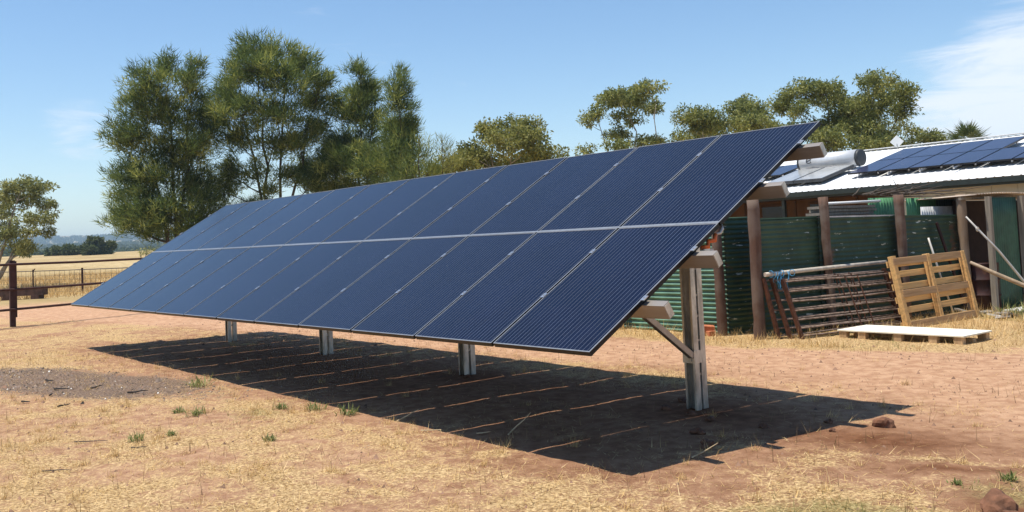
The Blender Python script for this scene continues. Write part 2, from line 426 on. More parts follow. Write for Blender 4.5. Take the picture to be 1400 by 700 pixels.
# solar cells: thin silver ribbons along the slope and hair-fine cell gaps across it
def cell_mat(name, base, ribbon, n_x, width, rw, dust, spec=0.19):
    t = NT(name)
    sp = t.n.new('ShaderNodeSeparateXYZ'); t.l.new(t.tc.outputs['Object'], sp.inputs[0])
    fx = t.math('FRACT', t.math('MULTIPLY', sp.outputs[0], n_x / width))
    dx = t.math('ABSOLUTE', t.math('SUBTRACT', fx, 0.5))
    lx = t.ramp(dx, rw, rw * 0.35)
    fy = t.math('ABSOLUTE', t.math('SUBTRACT', t.math('FRACT', t.math('MULTIPLY', sp.outputs[1], 1 / 0.0915)), 0.5))
    ly = t.math('MULTIPLY', t.ramp(fy, 0.016, 0.006), 0.22)
    fc = t.math('ABSOLUTE', t.math('SUBTRACT', t.math('FRACT', t.math('MULTIPLY', sp.outputs[0], 6 / width)), 0.5))
    lc = t.math('MULTIPLY', t.ramp(fc, 0.488, 0.497), 0.25)
    v = t.vec((1, 1, 1)); r = t.objrnd()
    nz = t.noise(2.2, 5, 0.6, t.vec((1, 0.5, 1), 'World')); sm = t.noise(26, 4, 0.7, t.vec((1, 1, 1), 'World'))
    c = t.mix(t.ramp(nz, 0.3, 0.7), base, tuple(b * 1.45 for b in base))
    c = t.mix(t.math('MULTIPLY', r, 0.35), c, tuple(b * 0.6 for b in base))
    lines = t.math('MAXIMUM', lx, lc)
    c = t.mix(t.math('MULTIPLY', lines, 0.85), c, ribbon)
    c = t.mix(t.math('MULTIPLY', t.ramp(sm, 0.50, 0.85), dust), c, (0.42, 0.36, 0.28))
    spk = t.noise(60, 2, 0.5, t.vec((1, 1, 1), 'World')); c = t.mix(t.ramp(spk, 0.79, 0.82), c, (0.5, 0.48, 0.42))
    t.bsdf(c, t.ramp(nz, 0.2, 0.8, 0.10, 0.19), 0.0, spec, bump=sm, bstr=0.012, bdist=0.002)
cell_mat('solar_cells', (0.0042, 0.0068, 0.021), (0.085, 0.092, 0.115), 24, 1.11, 0.085, 0.03)
cell_mat('roof_cells', (0.026, 0.029, 0.060), (0.05, 0.055, 0.08), 18, 0.86, 0.03, 0.12)

# ------------------------------------------------------------------ ground
def axis(lo, hi, step, far_lo, far_hi, g=1.16):
    mid = list(np.arange(lo, hi + 1e-6, step)); a = []; s = step; x = lo
    while x > far_lo: s *= g; x -= s; a.append(x)
    b = []; s = step; x = hi
    while x < far_hi: s *= g; x += s; b.append(x)
    return np.array(a[::-1] + mid + b)
gxs = axis(-17, 6.5, 0.075, -8000, 8000, 1.10); gys = axis(-6.5, 11.5, 0.075, -8000, 8000, 1.10)
GX, GY = np.meshgrid(gxs, gys)
def blob(x, y, cx, cy, rx, ry, ang=0.0):
    c, s = math.cos(ang), math.sin(ang); dx = x - cx; dy = y - cy
    u = (dx * c + dy * s) / rx; v = (-dx * s + dy * c) / ry
    return np.clip(1.25 - np.sqrt(u * u + v * v), 0, 1) / 1.0
def masks(x, y):
    n = fbm(x * 0.8, y * 0.8, 3, 31); n2 = fbm(x * 0.25 + 5, y * 0.25, 2, 37); n3 = fbm(x * 2.5, y * 2.5, 3, 41)
    straw = 0.52 + 0.75 * (n - 0.5) + 0.6 * (n3 - 0.5)
    # bare track running behind the array and out to the right, red yard to the far left
    tr_c = np.interp(x, [-45, -30, -22, -16, -7, -3, 0, 3, 8], [3.2, 3.4, 3.6, 4.3, 4.9, 5.6, 5.9, 5.6, 5.0])
    tr_w = np.interp(x, [-45, -30, -20, -12, -7, -3, 0, 3, 8], [3.5, 3.2, 1.3, 0.9, 1.1, 1.2, 2.2, 3.0, 3.5])
    track = np.clip(1.45 - np.abs(y - tr_c) / tr_w + 1.0 * (n - 0.5), 0, 1)
    shade = np.clip(1.3 - np.maximum(np.abs(x + 6.3) / 7.2, np.abs(y - 1.6) / 1.6) + 0.8 * (n - 0.5), 0, 1)  # array's shadow painted into the ground: less straw, darker soil colour
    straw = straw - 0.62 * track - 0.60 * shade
    fence = sstep(6.0, 7.0, y + 0.7 * (n - 0.5) - 0.25 * np.clip(x + 4, 0, 3)) * (1 - sstep(-1.4, -0.2, x + 0.8 * (n - 0.5))) * (1 - sstep(24, 40, y))
    fence = np.maximum(fence, sstep(8.6, 9.6, y) * (x > -5))
    straw = straw + 0.75 * fence
    spots = np.maximum(blob(x, y, 0.9, 2.35, 1.0, 0.45, 0.4), np.maximum(blob(x, y, 1.65, 1.8, 0.5, 0.14, 0.5), blob(x, y, 2.3, 1.15, 0.35, 0.25)))
    spots = np.maximum(spots, blob(x, y, -1.0, 2.3, 0.9, 0.6)); spots = np.maximum(spots, blob(x, y, -4.9, 2.4, 0.6, 0.4))
    straw = straw - 0.7 * spots
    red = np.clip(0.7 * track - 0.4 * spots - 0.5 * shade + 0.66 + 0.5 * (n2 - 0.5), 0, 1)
    ash = blob(x, y, -9.0, -1.2, 3.6, 1.15, 0.28) + 0.5 * (n - 0.5)
    green = 0.75 * fence * (n3 - 0.15) + 1.0 * blob(x, y, 1.7, 0.3, 0.7, 0.5, 0.8) + 0.7 * blob(x, y, 2.2, 1.5, 0.5, 0.5) + 0.6 * blob(x, y, -4.6, -0.5, 0.6, 0.5) + 1.0 * blob(x, y, -2.4, 12.2, 1.0, 0.8) + 0.25 * (n - 0.4)
    r = np.sqrt((x - CAM_POS.x) ** 2 + (y - CAM_POS.y) ** 2)
    field = np.clip(sstep(36, 43, r) * (x < -10) + sstep(60, 80, r), 0, 1) * 1.0
    far = sstep(280, 420, r)
    return np.clip(straw, 0, 1), red, np.clip(ash, 0, 1), np.clip(green, 0, 1), field, far
GZ = ground_z(GX, GY)
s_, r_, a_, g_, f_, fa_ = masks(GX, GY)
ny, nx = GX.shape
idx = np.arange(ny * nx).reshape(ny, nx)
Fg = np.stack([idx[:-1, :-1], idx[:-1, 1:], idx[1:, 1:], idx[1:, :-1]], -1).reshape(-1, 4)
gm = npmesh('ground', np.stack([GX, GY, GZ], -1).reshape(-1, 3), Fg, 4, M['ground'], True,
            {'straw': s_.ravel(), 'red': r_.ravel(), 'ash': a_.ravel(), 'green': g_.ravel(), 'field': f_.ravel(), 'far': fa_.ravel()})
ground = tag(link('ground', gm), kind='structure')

# ------------------------------------------------------------------ grass (uncountable: stuff)
def in_view(x, y, pad=60):
    z = ground_z(x, y)
    d = np.stack([x - CAM_POS.x, y - CAM_POS.y, z - CAM_POS.z], -1)
    q = d @ np.array(CAM_FWD); u = 700 + 1323.83 * (d @ np.array(CAM_RIGHT)) / np.maximum(q, .1); v = 255.855 - 1323.83 * (d @ np.array(CAM_UP)) / np.maximum(q, .1)
    return (q > 1) & (u > -pad - 150) & (u < 1400 + pad + 150) & (v < 700 + pad + 80), z
def blades(name, x, y, z, L, W, lean, mat, label, cat, curl=0.3):
    n = len(x); az = rng.uniform(0, 2 * math.pi, n)
    c, s = np.cos(az), np.sin(az); h = L * np.sin(lean); d = L * np.cos(lean)
    px, py = -s * W / 2, c * W / 2
    zc = z - 0.004
    V = np.zeros((n, 3, 3))
    V[:, 0] = np.stack([x + px, y + py, zc], -1); V[:, 1] = np.stack([x - px, y - py, zc], -1)
    V[:, 2] = np.stack([x + c * d, y + s * d, zc + h], -1)
    r = np.repeat(np.clip(rng.normal(0.5, 0.25, n), 0, 1), 3)
    me = npmesh(name, V.reshape(-1, 3), np.arange(n * 3), 3, M[mat], False, {'rnd': r})
    return tag(link(name, me), label, cat, kind='stuff')
def scatter(n, lo, hi, dens):
    x = rng.uniform(lo[0], hi[0], n); y = rng.uniform(lo[1], hi[1], n)
    ok, z = in_view(x, y); ok &= rng.uniform(0, 1, n) < dens(x, y)
    return x[ok], y[ok], z[ok]
def straw_d(x, y):
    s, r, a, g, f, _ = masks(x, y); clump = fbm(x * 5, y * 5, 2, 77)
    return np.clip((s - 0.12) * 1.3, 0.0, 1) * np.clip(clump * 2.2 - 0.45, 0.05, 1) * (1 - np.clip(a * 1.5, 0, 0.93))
x, y, z = scatter(520000, (-14, -5), (5, 7), straw_d)
n = len(x)
blades('dry_grass', x, y, z, rng.gamma(3, 0.02, n) + 0.02, rng.uniform(0.0025, 0.006, n), np.abs(rng.normal(0.15, 0.35, n)) % 1.5, 'straw', 'dry straw grass matted over the bare yard', 'grass')
def fence_d(x, y):
    n = fbm(x * 0.8, y * 0.8, 3, 31); s, r, a, g, f, _ = masks(x, y); return np.clip(s * 1.2 - 0.5, 0, 1) * np.clip(fbm(x * 3, y * 3, 2, 79) * 2.4 - 0.6, 0.05, 1)
x, y, z = scatter(120000, (-13, 5.6), (3, 14.5), fence_d)
ok = ~((x < -4.2) & (y > 7.5)) & ~((x > -3.5) & (x < -1.1) & (y > 7.2) & (y < 9.0) & (rng.uniform(0, 1, len(x)) < 0.9)); x, y, z = x[ok], y[ok], z[ok]
n = len(x)
blades('tall_dry_grass', x, y, z, rng.gamma(4, 0.03, n) + 0.03, rng.uniform(0.004, 0.009, n), np.clip(rng.normal(0.7, 0.4, n), 0.05, 1.5), 'straw', 'tall dry grass standing along the foot of the sheet fence', 'grass')
def green_d(x, y):
    s, r, a, g, f, _ = masks(x, y); return np.clip(g * 1.2 - 0.15, 0, 1) * np.clip(fbm(x * 6, y * 6, 2, 83) * 2.4 - 0.7, 0, 1)
x, y, z = scatter(160000, (-12, -4), (4, 14), green_d)
ok = ~((x < -4.2) & (y > 7.5)); x, y, z = x[ok], y[ok], z[ok]
n = len(x)
blades('green_grass', x, y, z, rng.gamma(4, 0.016, n) + 0.02, rng.uniform(0.003, 0.007, n), np.clip(rng.normal(0.6, 0.4, n), 0.05, 1.5), 'green_grass', 'patches of short green grass between the straw', 'grass')
def field_d(x, y): return np.clip(fbm(x * 0.4, y * 0.4, 3, 88) * 2.2 - 0.5, 0.1, 1)
x, y, z = scatter(90000, (-75, 2), (-40, 26), field_d)
n = len(x)
blades('paddock_grass', x, y, z, rng.gamma(4, 0.05, n) + 0.05, rng.uniform(0.02, 0.04, n), np.clip(rng.normal(0.8, 0.4, n), 0.05, 1.5), 'straw', 'golden dry grass in the paddock behind the wire fence', 'grass')
x, y, z = scatter(60000, (-42, -2), (-14, 7), lambda a, b: np.clip(fbm(a * 0.7, b * 0.7, 3, 31) * 2.6 - 1.25, 0, 1) * (straw_d(a, b) > .1))
n = len(x)
blades('yard_grass', x, y, z, rng.gamma(3, 0.03, n) + 0.02, rng.uniform(0.006, 0.012, n), np.abs(rng.normal(0.3, 0.4, n)) % 1.5, 'straw', 'thin dry grass on the red yard by the pipe fence', 'grass')

x, y, z = scatter(150000, (-16, -5), (6, 9), lambda a, b: (0.15 + 0.5 * np.clip(fbm(a * 3, b * 3, 3, 93) * 2.4 - 0.8, 0, 1)) * np.clip(0.25 + masks(a, b)[0] * 2.0, 0.25, 1))
n = len(x)
blades('loose_straw', x, y, z + 0.006, rng.gamma(3, 0.018, n) + 0.02, rng.uniform(0.003, 0.006, n), np.abs(rng.normal(0.05, 0.15, n)), 'straw', 'loose straw blown over the bare soil', 'grass')
x, y, z = scatter(30000, (-14, -5), (5, 7), lambda a, b: np.clip(fbm(a * 1.5, b * 1.5, 3, 91) * 3 - 1.3, 0, 1) * 0.9)
n = len(x)
blades('dead_stalks', x, y, z, rng.gamma(4, 0.02, n) + 0.02, rng.uniform(0.003, 0.006, n), np.clip(rng.normal(0.7, 0.5, n), 0.05, 1.5), 'stalk', 'short dead brown stalks between the straw', 'grass')
x, y, z = scatter(26000, (-18, -5), (6, 9), lambda a, b: np.clip(masks(a, b)[1], 0.1, 1) * 0.5)
n = len(x); r = rng.gamma(2.0, 0.0045, n) + 0.003
tet = np.array([[1, 0, -0.3], [-0.5, 0.87, -0.3], [-0.5, -0.87, -0.3], [0.1, 0.1, 0.75]])
V = np.stack([x, y, z], -1)[:, None, :] + (tet[None] * r[:, None, None]) * rng.uniform(0.6, 1.4, (n, 4, 3))
F = (np.arange(n)[:, None, None] * 4 + np.array([[0, 1, 3], [1, 2, 3], [2, 0, 3]])[None]).reshape(-1, 3)
tag(link('gravel', npmesh('gravel', V.reshape(-1, 3), F, 3, M['clod_fine'])), 'small crumbs of soil and gravel on the bare ground', 'gravel', kind='stuff')

# standing tufts: fans of dry blades from one crown
cx_, cy_, cz_ = scatter(2600, (-13, -5), (5, 6.5), lambda a, b: np.clip(straw_d(a, b) * 1.6 + 0.04, 0, 0.75))
kk = rng.integers(14, 46, len(cx_)); x = np.repeat(cx_, kk); y = np.repeat(cy_, kk); z = np.repeat(cz_, kk); n = len(x)
x = x + rng.normal(0, 0.022, n); y = y + rng.normal(0, 0.022, n)
blades('grass_tufts', x, y, z, rng.gamma(5, 0.011, n) * np.repeat(rng.uniform(0.6, 1.5, len(kk)), kk) + 0.02, rng.uniform(0.002, 0.0045, n), np.clip(rng.normal(0.85, 0.35, n), 0.1, 1.5), 'straw', 'tufts of dry grass standing among the matted straw', 'grass')
# burnt crumbs and pale flakes on the ash
for nm_, mt_, cnt, sz, lab_ in (('burnt_crumbs', 'char', 4200, 0.006, 'black burnt crumbs scattered over the ash patch'), ('ash_lumps', 'ash_lump', 9000, 0.009, 'grey brown lumps of ash and earth on the ash patch'), ('ash_flakes', 'white_sheet', 160, 0.007, 'pale flakes scattered over the ash patch')):
    x, y, z = scatter(cnt * 3, (-14, -4), (-4, 2), lambda a, b: np.clip(masks(a, b)[2] * 1.6 - 0.35, 0, 1) * np.clip(fbm(a * 2.2, b * 2.2, 3, 97) * 2.5 - 0.6, 0.05, 1))
    n = len(x); r = rng.gamma(2.0, sz / 2, n) + 0.003
    V = np.stack([x, y, z], -1)[:, None, :] + (np.array([[1, 0, -0.3], [-0.5, 0.87, -0.3], [-0.5, -0.87, -0.3], [0.1, 0.1, 0.75]])[None] * r[:, None, None]) * rng.uniform(0.5, 1.6, (n, 4, 3))
    F = (np.arange(n)[:, None, None] * 4 + np.array([[0, 1, 3], [1, 2, 3], [2, 0, 3]])[None]).reshape(-1, 3)
    tag(link(nm_, npmesh(nm_, V.reshape(-1, 3), F, 3, M[mt_])), lab_, 'ash', kind='stuff')

# ------------------------------------------------------------------ the ground mounted solar array
TILT = 0.53374; H = 3.477; Z0 = 0.8476; PW = 1.154; PL = (H - 0.02) / 2; GW = 1.126
CT, ST = math.cos(TILT), math.sin(TILT)
AL = (-6.9, 2.42, 0.0)
array = thing('solar_array', 'long tilted ground mounted solar array of two rows of dark blue panels', 'solar array', AL)
def ap(x, s, off=0.0):
    """point on the array: x along it, s metres up the slope from the low edge, off metres above the glass"""
    return Vector((x, s * CT - off * ST, Z0 + s * ST + off * CT))
fm_ = MB(); d = 0.036; lw = 0.011
for a, b in (((0, 0, -d), (GW, 0.004, 0)), ((0, PL - 0.004, -d), (GW, PL, 0)), ((0, 0.004, -d), (0.004, PL - 0.004, 0)), ((GW - 0.004, 0.004, -d), (GW, PL - 0.004, 0))): fm_.box(a, b)
fm_.box((0.004, 0.004, -d), (GW - 0.004, 0.03, -d + 0.002)); fm_.box((0.004, PL - 0.03, -d), (GW - 0.004, PL - 0.004, -d + 0.002))
frame_me = fm_.mesh('frame', M['frame_black'])
lp = MB()
for a, b in (((0, 0, 0.0), (GW, lw, 0.0016)), ((0, PL - lw, 0.0), (GW, PL, 0.0016)), ((0, lw, 0.0), (lw, PL - lw, 0.0016)), ((GW - lw, lw, 0.0), (GW, PL - lw, 0.0016))): lp.box(a, b)
lip_me = lp.mesh('frame_lip', M['frame_lip'])  # lip of the black frame coloured pale: painted glint of sun and sky
gl = MB(); gl.box((0.0045, 0.0045, -0.006), (GW - 0.0045, PL - 0.0045, -0.0012)); glass_me = gl.mesh('glass', M['solar_cells'])
jb = MB(); jb.box((GW / 2 - 0.05, PL - 0.16, -0.03), (GW / 2 + 0.05, PL - 0.1, -0.0065)); jbox_me = jb.mesh('junction_box', M['black_cable'])
for row in range(2):
    for k in range(12):
        loc = ap(-k * PW - GW - 0.014, row * (PL + 0.02), rnd.uniform(-0.0015, 0.0015)) - Vector(AL)
        pn = link('solar_panel', frame_me, array, loc, (TILT + rnd.uniform(-0.0012, 0.0012), rnd.uniform(-0.001, 0.001), 0))
        link('glass', glass_me, pn); link('frame_lip', lip_me, pn); link('junction_box', jbox_me, pn)
b = MB()
V = [ap(x, s_2, o) for x in (-12 * PW + 0.01, -0.012) for s_2, o in ((PL - 0.001, 0.0035), (PL + 0.021, 0.0035), (PL + 0.021, 0.0020), (PL - 0.001, 0.0020))]
b.add(V, [(0, 1, 5, 4), (1, 2, 6, 5), (2, 3, 7, 6), (3, 0, 4, 7), (3, 2, 1, 0), (4, 5, 6, 7)]); b.build('seam_strip', M['frame_lip'], array, AL)
PUR = (0.19 * H, 0.385 * H, 0.69 * H, 0.885 * H)
cm = MB(); cm.box((-0.02, -0.03, -0.002), (0.02, 0.03, 0.0045)); cm.tube([(0, 0, 0.0045), (0, 0, 0.010)], 0.006, 6)
clamp_me = cm.mesh('clamp', M['clamp_metal'])
for s in PUR:
    for k in range(0, 13):
        link('clamp', clamp_me, array, ap(-k * PW - (0.0 if 0 < k < 12 else (-0.004 if k == 0 else 0.004)), s, 0.004) - Vector(AL), (TILT, 0, 0))
# purlins: lipped box sections running the whole length, closed ends standing proud of the panels
xl, xr = -12 * PW - 0.2, 0.2
for s in PUR:
    b = MB(); w, h, th = 0.068, 0.118, 0.0
    pts = [(-w / 2, -0.038), (w / 2, -0.038), (w / 2, -0.038 - h), (-w / 2, -0.038 - h)]
    V = [ap(x, s + u, o) for x in (xl, xr) for u, o in pts]
    b.add(V, [(0, 1, 5, 4), (1, 2, 6, 5), (2, 3, 7, 6), (3, 0, 4, 7), (3, 2, 1, 0), (4, 5, 6, 7)])
    p = b.build('purlin', M['purlin_steel'], array, AL)
    b = MB(); e = 0.006; pts2 = [(-w / 2 + e, -0.038 - e), (w / 2 - e, -0.038 - e), (w / 2 - e, -0.038 - h + e), (-w / 2 + e, -0.038 - h + e)]
    V = [ap(x, s + u, o) for x in (xr - 0.003, xr + 0.004) for u, o in pts2]
    b.add(V, [(0, 1, 5, 4), (1, 2, 6, 5), (2, 3, 7, 6), (3, 0, 4, 7), (3, 2, 1, 0), (4, 5, 6, 7)])
    b.build('end_cap', M['galvanised'], p, AL)
for k in range(4):
    px, py = -1.163 - 3.7496 * k, 2.4247
    g = gz(px, py) - 0.25
    ztop = Z0 + py / CT * ST - 0.30
    b = MB()   # front channel: web towards the low side, flanges back, lips
    hw = 0.066
    b.box((px - hw, py - 0.014, g), (px + hw, py - 0.010, ztop))
    b.box((px - hw, py - 0.075, g), (px - hw + 0.004, py - 0.014, ztop)); b.box((px + hw - 0.004, py - 0.075, g), (px + hw, py - 0.014, ztop))
    b.box((px - hw + 0.004, py - 0.075, g), (px - hw + 0.024, py - 0.071, ztop)); b.box((px + hw - 0.024, py - 0.075, g), (px + hw - 0.004, py - 0.071, ztop))
    post = b.build('post', M['galvanised'], array, AL)
    b = MB()   # rear channel bolted behind it
    b.box((px - 0.02, py + 0.03, g), (px + 0.055, py + 0.034, ztop)); b.box((px + 0.051, py + 0.034, g), (px + 0.055, py + 0.10, ztop)); b.box((px - 0.02, py + 0.034, g), (px - 0.016, py + 0.10, ztop))
    b.box((px - 0.016, py + 0.096, g), (px + 0.051, py + 0.10, ztop))
    b.build('rear_post', M['galvanised'], array, AL)
    for zz in (0.30, 0.45, 0.62, 0.85, 1.05, 1.3):
        b = MB(); b.box((px + 0.03, py - 0.0095, zz), (px + 0.052, py + 0.0295, zz + 0.022)); b.build('bolt', M['bolt_steel'], post, AL)
    b = MB(); b.box((px - 0.072, py - 0.086, 0.42), (px + 0.072, py - 0.0755, 0.54)); b.box((px + 0.0665, py - 0.0755, 0.42), (px + 0.072, py + 0.02, 0.54))
    for zz in (0.45, 0.5): b.tube([(px + 0.03, py - 0.085, zz), (px + 0.03, py - 0.097, zz)], 0.011, 6)
    b.build('bracket', M['galvanised'], post, AL)
    b = MB()   # rafter under the purlins
    o1, o2 = -0.158, -0.278
    V = [ap(x, s, o) for s in (0.14 * H, 0.93 * H) for x, o in ((px - 0.035, o1), (px + 0.035, o1), (px + 0.035, o2), (px - 0.035, o2))]
    b.add(V, [(0, 1, 2, 3), (7, 6, 5, 4), (0, 4, 5, 1), (1, 5, 6, 2), (2, 6, 7, 3), (3, 7, 4, 0)])
    b.build('rafter', M['galvanised'], array, AL)
    b = MB()   # brace: open channel from the post forward and up to the rafter
    A = Vector((px + 0.04, py - 0.10, 0.47)); B = ap(px + 0.04, 0.36 * H, -0.25)
    b.bar(A, B, 0.055, 0.004, (0, 0.6, 1)); dirn = (B - A).normalized(); side = Vector((1, 0, 0)); upv = side.cross(dirn).normalized()
    for sx in (-0.0275, 0.0235): b.obox(A + side * sx - upv * 0.05 + upv * -0.003, B - A, side * 0.004, upv * 0.05)
    b.build('brace', M['purlin_steel'], array, AL)
# cable conduit and small box hanging at the end of the middle seam
b = MB(); P = [ap(-0.06, 0.425 * H, -0.075), ap(-0.03, 0.44 * H, -0.10), ap(-0.05, 0.452 * H, -0.075), ap(-0.02, 0.465 * H, -0.095), ap(-0.04, 0.48 * H, -0.07)]
b.tube(P, 0.019, 8); b.build('orange_conduit', M['orange_plastic'], array, AL, smooth=True)
b = MB(); q = ap(-0.02, 0.42 * H, -0.10); b.box((q.x, q.y - 0.02, q.z - 0.07), (q.x + 0.07, q.y + 0.03, q.z + 0.02)); b.build('isolator_box', M['grey_plastic'], array, AL)
b = MB(); P = [ap(-0.04, 0.48 * H, -0.07), ap(-0.02, 0.492 * H, -0.085), ap(-0.02, 0.505 * H, -0.07), ap(-0.1, 0.53 * H, -0.07)]
b.tube(P, 0.012, 6); b.build('cable_sleeve', M['grey_plastic'], array, AL, smooth=True)

# ------------------------------------------------------------------ corrugated sheets
def corr_sheet(A, B, z0, z1, horiz=True, pitch=0.076, amp=0.009, warp=0.01, seed=0, thick=0.0, ztop2=None):
    """one corrugated sheet standing from A to B; horiz = ripples run along it"""
    A = np.array(A, float); B = np.array(B, float); L = np.linalg.norm(B - A); u = (B - A) / L; nrm = np.array([u[1], -u[0]])
    r_ = np.random.default_rng(seed)
    if horiz:
        nv = int((z1 - z0) / pitch * 6); nu = max(4, int(L / 0.25))
    else:
        nv = max(3, int((z1 - z0) / 0.3)); nu = int(L / pitch * 6)
    U, Vv = np.meshgrid(np.linspace(0, 1, nu + 1), np.linspace(0, 1, nv + 1))
    zt = z1 + (0 if ztop2 is None else (ztop2 - z1)) * U
    Z = z0 + (zt - z0) * Vv
    ph = (Z if horiz else U * L) / pitch * 2 * math.pi
    off = amp * np.sin(ph) + warp * (fbm(U * L * 1.5 + seed, Z * 1.5, 2, seed) - 0.5) * 2
    X = A[0] + u[0] * U * L + nrm[0] * off; Y = A[1] + u[1] * U * L + nrm[1] * off
    V = np.stack([X, Y, Z], -1).reshape(-1, 3); i = np.arange(V.shape[0]).reshape(nv + 1, nu + 1)
    F = np.stack([i[:-1, :-1], i[:-1, 1:], i[1:, 1:], i[1:, :-1]], -1).reshape(-1, 4)
    return V, F
def sheet_obj(name, A, B, z0, z1, mat, parent=None, off=(0, 0, 0), **k):
    V, F = corr_sheet(A, B, z0, z1, **k)
    me = npmesh(name, V - np.array(off), F, 4, M[mat], True)
    o = link(name, me, parent); md = o.modifiers.new('solid', 'SOLIDIFY'); md.thickness = 0.0022; md.offset = 0
    return o

# shaded fence facing the array's end, running away from the corner
FA = np.array([-4.29, 7.45]); FB = np.array([-3.72, 12.75])
def fw(t, o=0.0):
    d_ = (FB - FA); L = np.linalg.norm(d_); d_ = d_ / L; n_ = np.array([d_[1], -d_[0]]); q = FA + d_ * (t * L) + n_ * o; return (float(q[0]), float(q[1]))
fl = (-4.0, 10.0, 0.0)
fence = thing('sheet_fence', 'dark green corrugated sheet fence with peeling paint between round timber posts', 'fence', fl)
cuts = [(0.0, 0.30, 1.80, 1.80), (0.285, 0.66, 1.795, 1.775), (0.645, 1.0, 1.765, 1.73)]
for i, (a, b_, za, zb) in enumerate(cuts):
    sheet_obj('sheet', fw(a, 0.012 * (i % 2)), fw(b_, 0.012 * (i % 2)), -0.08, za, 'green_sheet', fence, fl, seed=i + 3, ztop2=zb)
    bb = MB(); bb.bar((*fw(a, 0.0), za + 0.008), (*fw(b_, 0.0), zb + 0.008), 0.035, 0.022); bb.build('capping', M['zinc_sheet'] if i == 1 else M['green_dull'], fence, fl)
def log_post(x, y, z1, r0, r1, mat, parent, off, lean=(0, 0), seed=0, name='post'):
    b = MB(); n = 14; rr = random.Random(seed); pts = []; rad = []
    z0 = gz(x, y) - 0.2
    for i in range(n + 1):
        t = i / n; pts.append((x + lean[0] * t + rr.uniform(-.006, .006), y + lean[1] * t + rr.uniform(-.006, .006), z0 + (z1 - z0) * t)); rad.append((r0 + (r1 - r0) * t) * rr.uniform(0.95, 1.06))
    b.tube(pts, rad, 12); o = b.build(name, M[mat], parent, off, smooth=True); return o
x, y = fw(0.30, 0.13); log_post(x, y, 2.12, 0.068, 0.075, 'post_wood', fence, fl, (-0.03, -0.03), 2)
x, y = fw(0.66, 0.13); log_post(x, y, 2.13, 0.070, 0.085, 'post_wood', fence, fl, (-0.02, -0.02), 3)
x, y = fw(1.0, 0.10); log_post(x, y, 2.12, 0.075, 0.085, 'post_wood_grey', fence, fl, (0, -0.02), 4)
log_post(-4.12, 7.30, 2.12, 0.088, 0.092, 'post_wood', fence, fl, (0.01, 0.0), 5)
# sunlit fence along the other side of the corner
fl2 = (-7.5, 7.62, 0.0)
fence2 = thing('sheet_fence', 'sunlit green corrugated sheet fence behind the end of the solar array', 'fence', fl2)
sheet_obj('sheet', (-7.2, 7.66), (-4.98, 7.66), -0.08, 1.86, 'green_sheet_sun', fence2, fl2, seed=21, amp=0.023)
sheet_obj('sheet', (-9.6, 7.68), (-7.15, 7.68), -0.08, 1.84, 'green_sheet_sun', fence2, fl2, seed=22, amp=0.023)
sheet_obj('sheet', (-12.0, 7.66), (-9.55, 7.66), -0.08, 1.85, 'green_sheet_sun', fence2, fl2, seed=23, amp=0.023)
log_post(-4.96, 7.46, 2.02, 0.082, 0.078, 'post_wood', fence2, fl2, (-0.02, 0), 6)
log_post(-7.3, 7.52, 2.0, 0.075, 0.07, 'post_wood', fence2, fl2, (0.02, 0), 7)
log_post(-9.7, 7.52, 2.0, 0.075, 0.07, 'post_wood', fence2, fl2, (0.02, 0), 8)
# curved sheet closing the corner
def curved_sheet(name, cx, cy, R, a0, a1, z0, z1, mat, label, cat, pitch=0.076, amp=0.010):
    nv = int((z1 - z0) / pitch * 6); nu = 24
    U, Vv = np.meshgrid(np.linspace(a0, a1, nu + 1), np.linspace(z0, z1, nv + 1))
    rr = R + amp * np.sin(Vv / pitch * 2 * math.pi) + 0.012 * np.sin(U * 3 + Vv)
    V = np.stack([rr * np.cos(U), rr * np.sin(U), Vv], -1).reshape(-1, 3); i = np.arange(V.shape[0]).reshape(nv + 1, nu + 1)
    F = np.stack([i[:-1, :-1], i[:-1, 1:], i[1:, 1:], i[1:, :-1]], -1).reshape(-1, 4)
    o = link(name, npmesh(name, V, F, 4, M[mat], True), None, (cx, cy, 0)); md = o.modifiers.new('solid', 'SOLIDIFY'); md.thickness = 0.0025; md.offset = 0
    return tag(o, label, cat)
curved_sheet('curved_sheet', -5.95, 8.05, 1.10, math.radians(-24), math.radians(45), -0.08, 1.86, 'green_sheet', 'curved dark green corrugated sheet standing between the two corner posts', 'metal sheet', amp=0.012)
curved_sheet('curved_sheet', -4.45, 7.55, 0.17, math.radians(-20), math.radians(60), -0.06, 0.74, 'green_sheet', 'short offcut of dark corrugated sheet leaning beside the tall corner post', 'metal sheet', amp=0.014)

# ------------------------------------------------------------------ junk showing above the fence
jl = (-4.75, 10.7, 0.0)
j = thing('sheet_stack', 'grey weathered stack of boards with a white pipe laid on top behind the fence', 'stack', jl)
for i in range(9):
    b = MB(); zz = 1.50 + i * 0.056; e = rnd.uniform(-0.06, 0.06); f = rnd.uniform(-0.04, 0.04)
    b.obox((-4.95 + f, 9.9 + e, zz), (0.4, 0, 0), (0, 1.5, 0), (0, 0, 0.045)); b.build('board', M['grey_board'], j, jl)
for yy in (10.0, 11.1):
    b = MB(); b.box((-4.85, yy, gz(-5, 11) - .03), (-4.7, yy + .15, 1.498)); b.build('support', M['grey_board'], j, jl)
b = MB(); b.tube([(-4.52, 9.75, 2.03), (-4.50, 11.5, 2.06)], 0.024, 8); b.build('pipe', M['white_paint'], j, jl, smooth=True)
tag(sheet_obj('green_upright_sheet', (-4.62, 11.3), (-4.45, 12.25), -0.05, 2.12, 'green_bright', horiz=False, seed=31), 'bright green upright corrugated sheet next to the grey stack of boards', 'metal sheet')
tag(sheet_obj('green_upright_sheet', (-4.45, 12.3), (-4.38, 13.25), -0.05, 2.10, 'green_bright', horiz=False, seed=35), 'bright green corrugated sheet behind the pale zinc offcut', 'metal sheet')
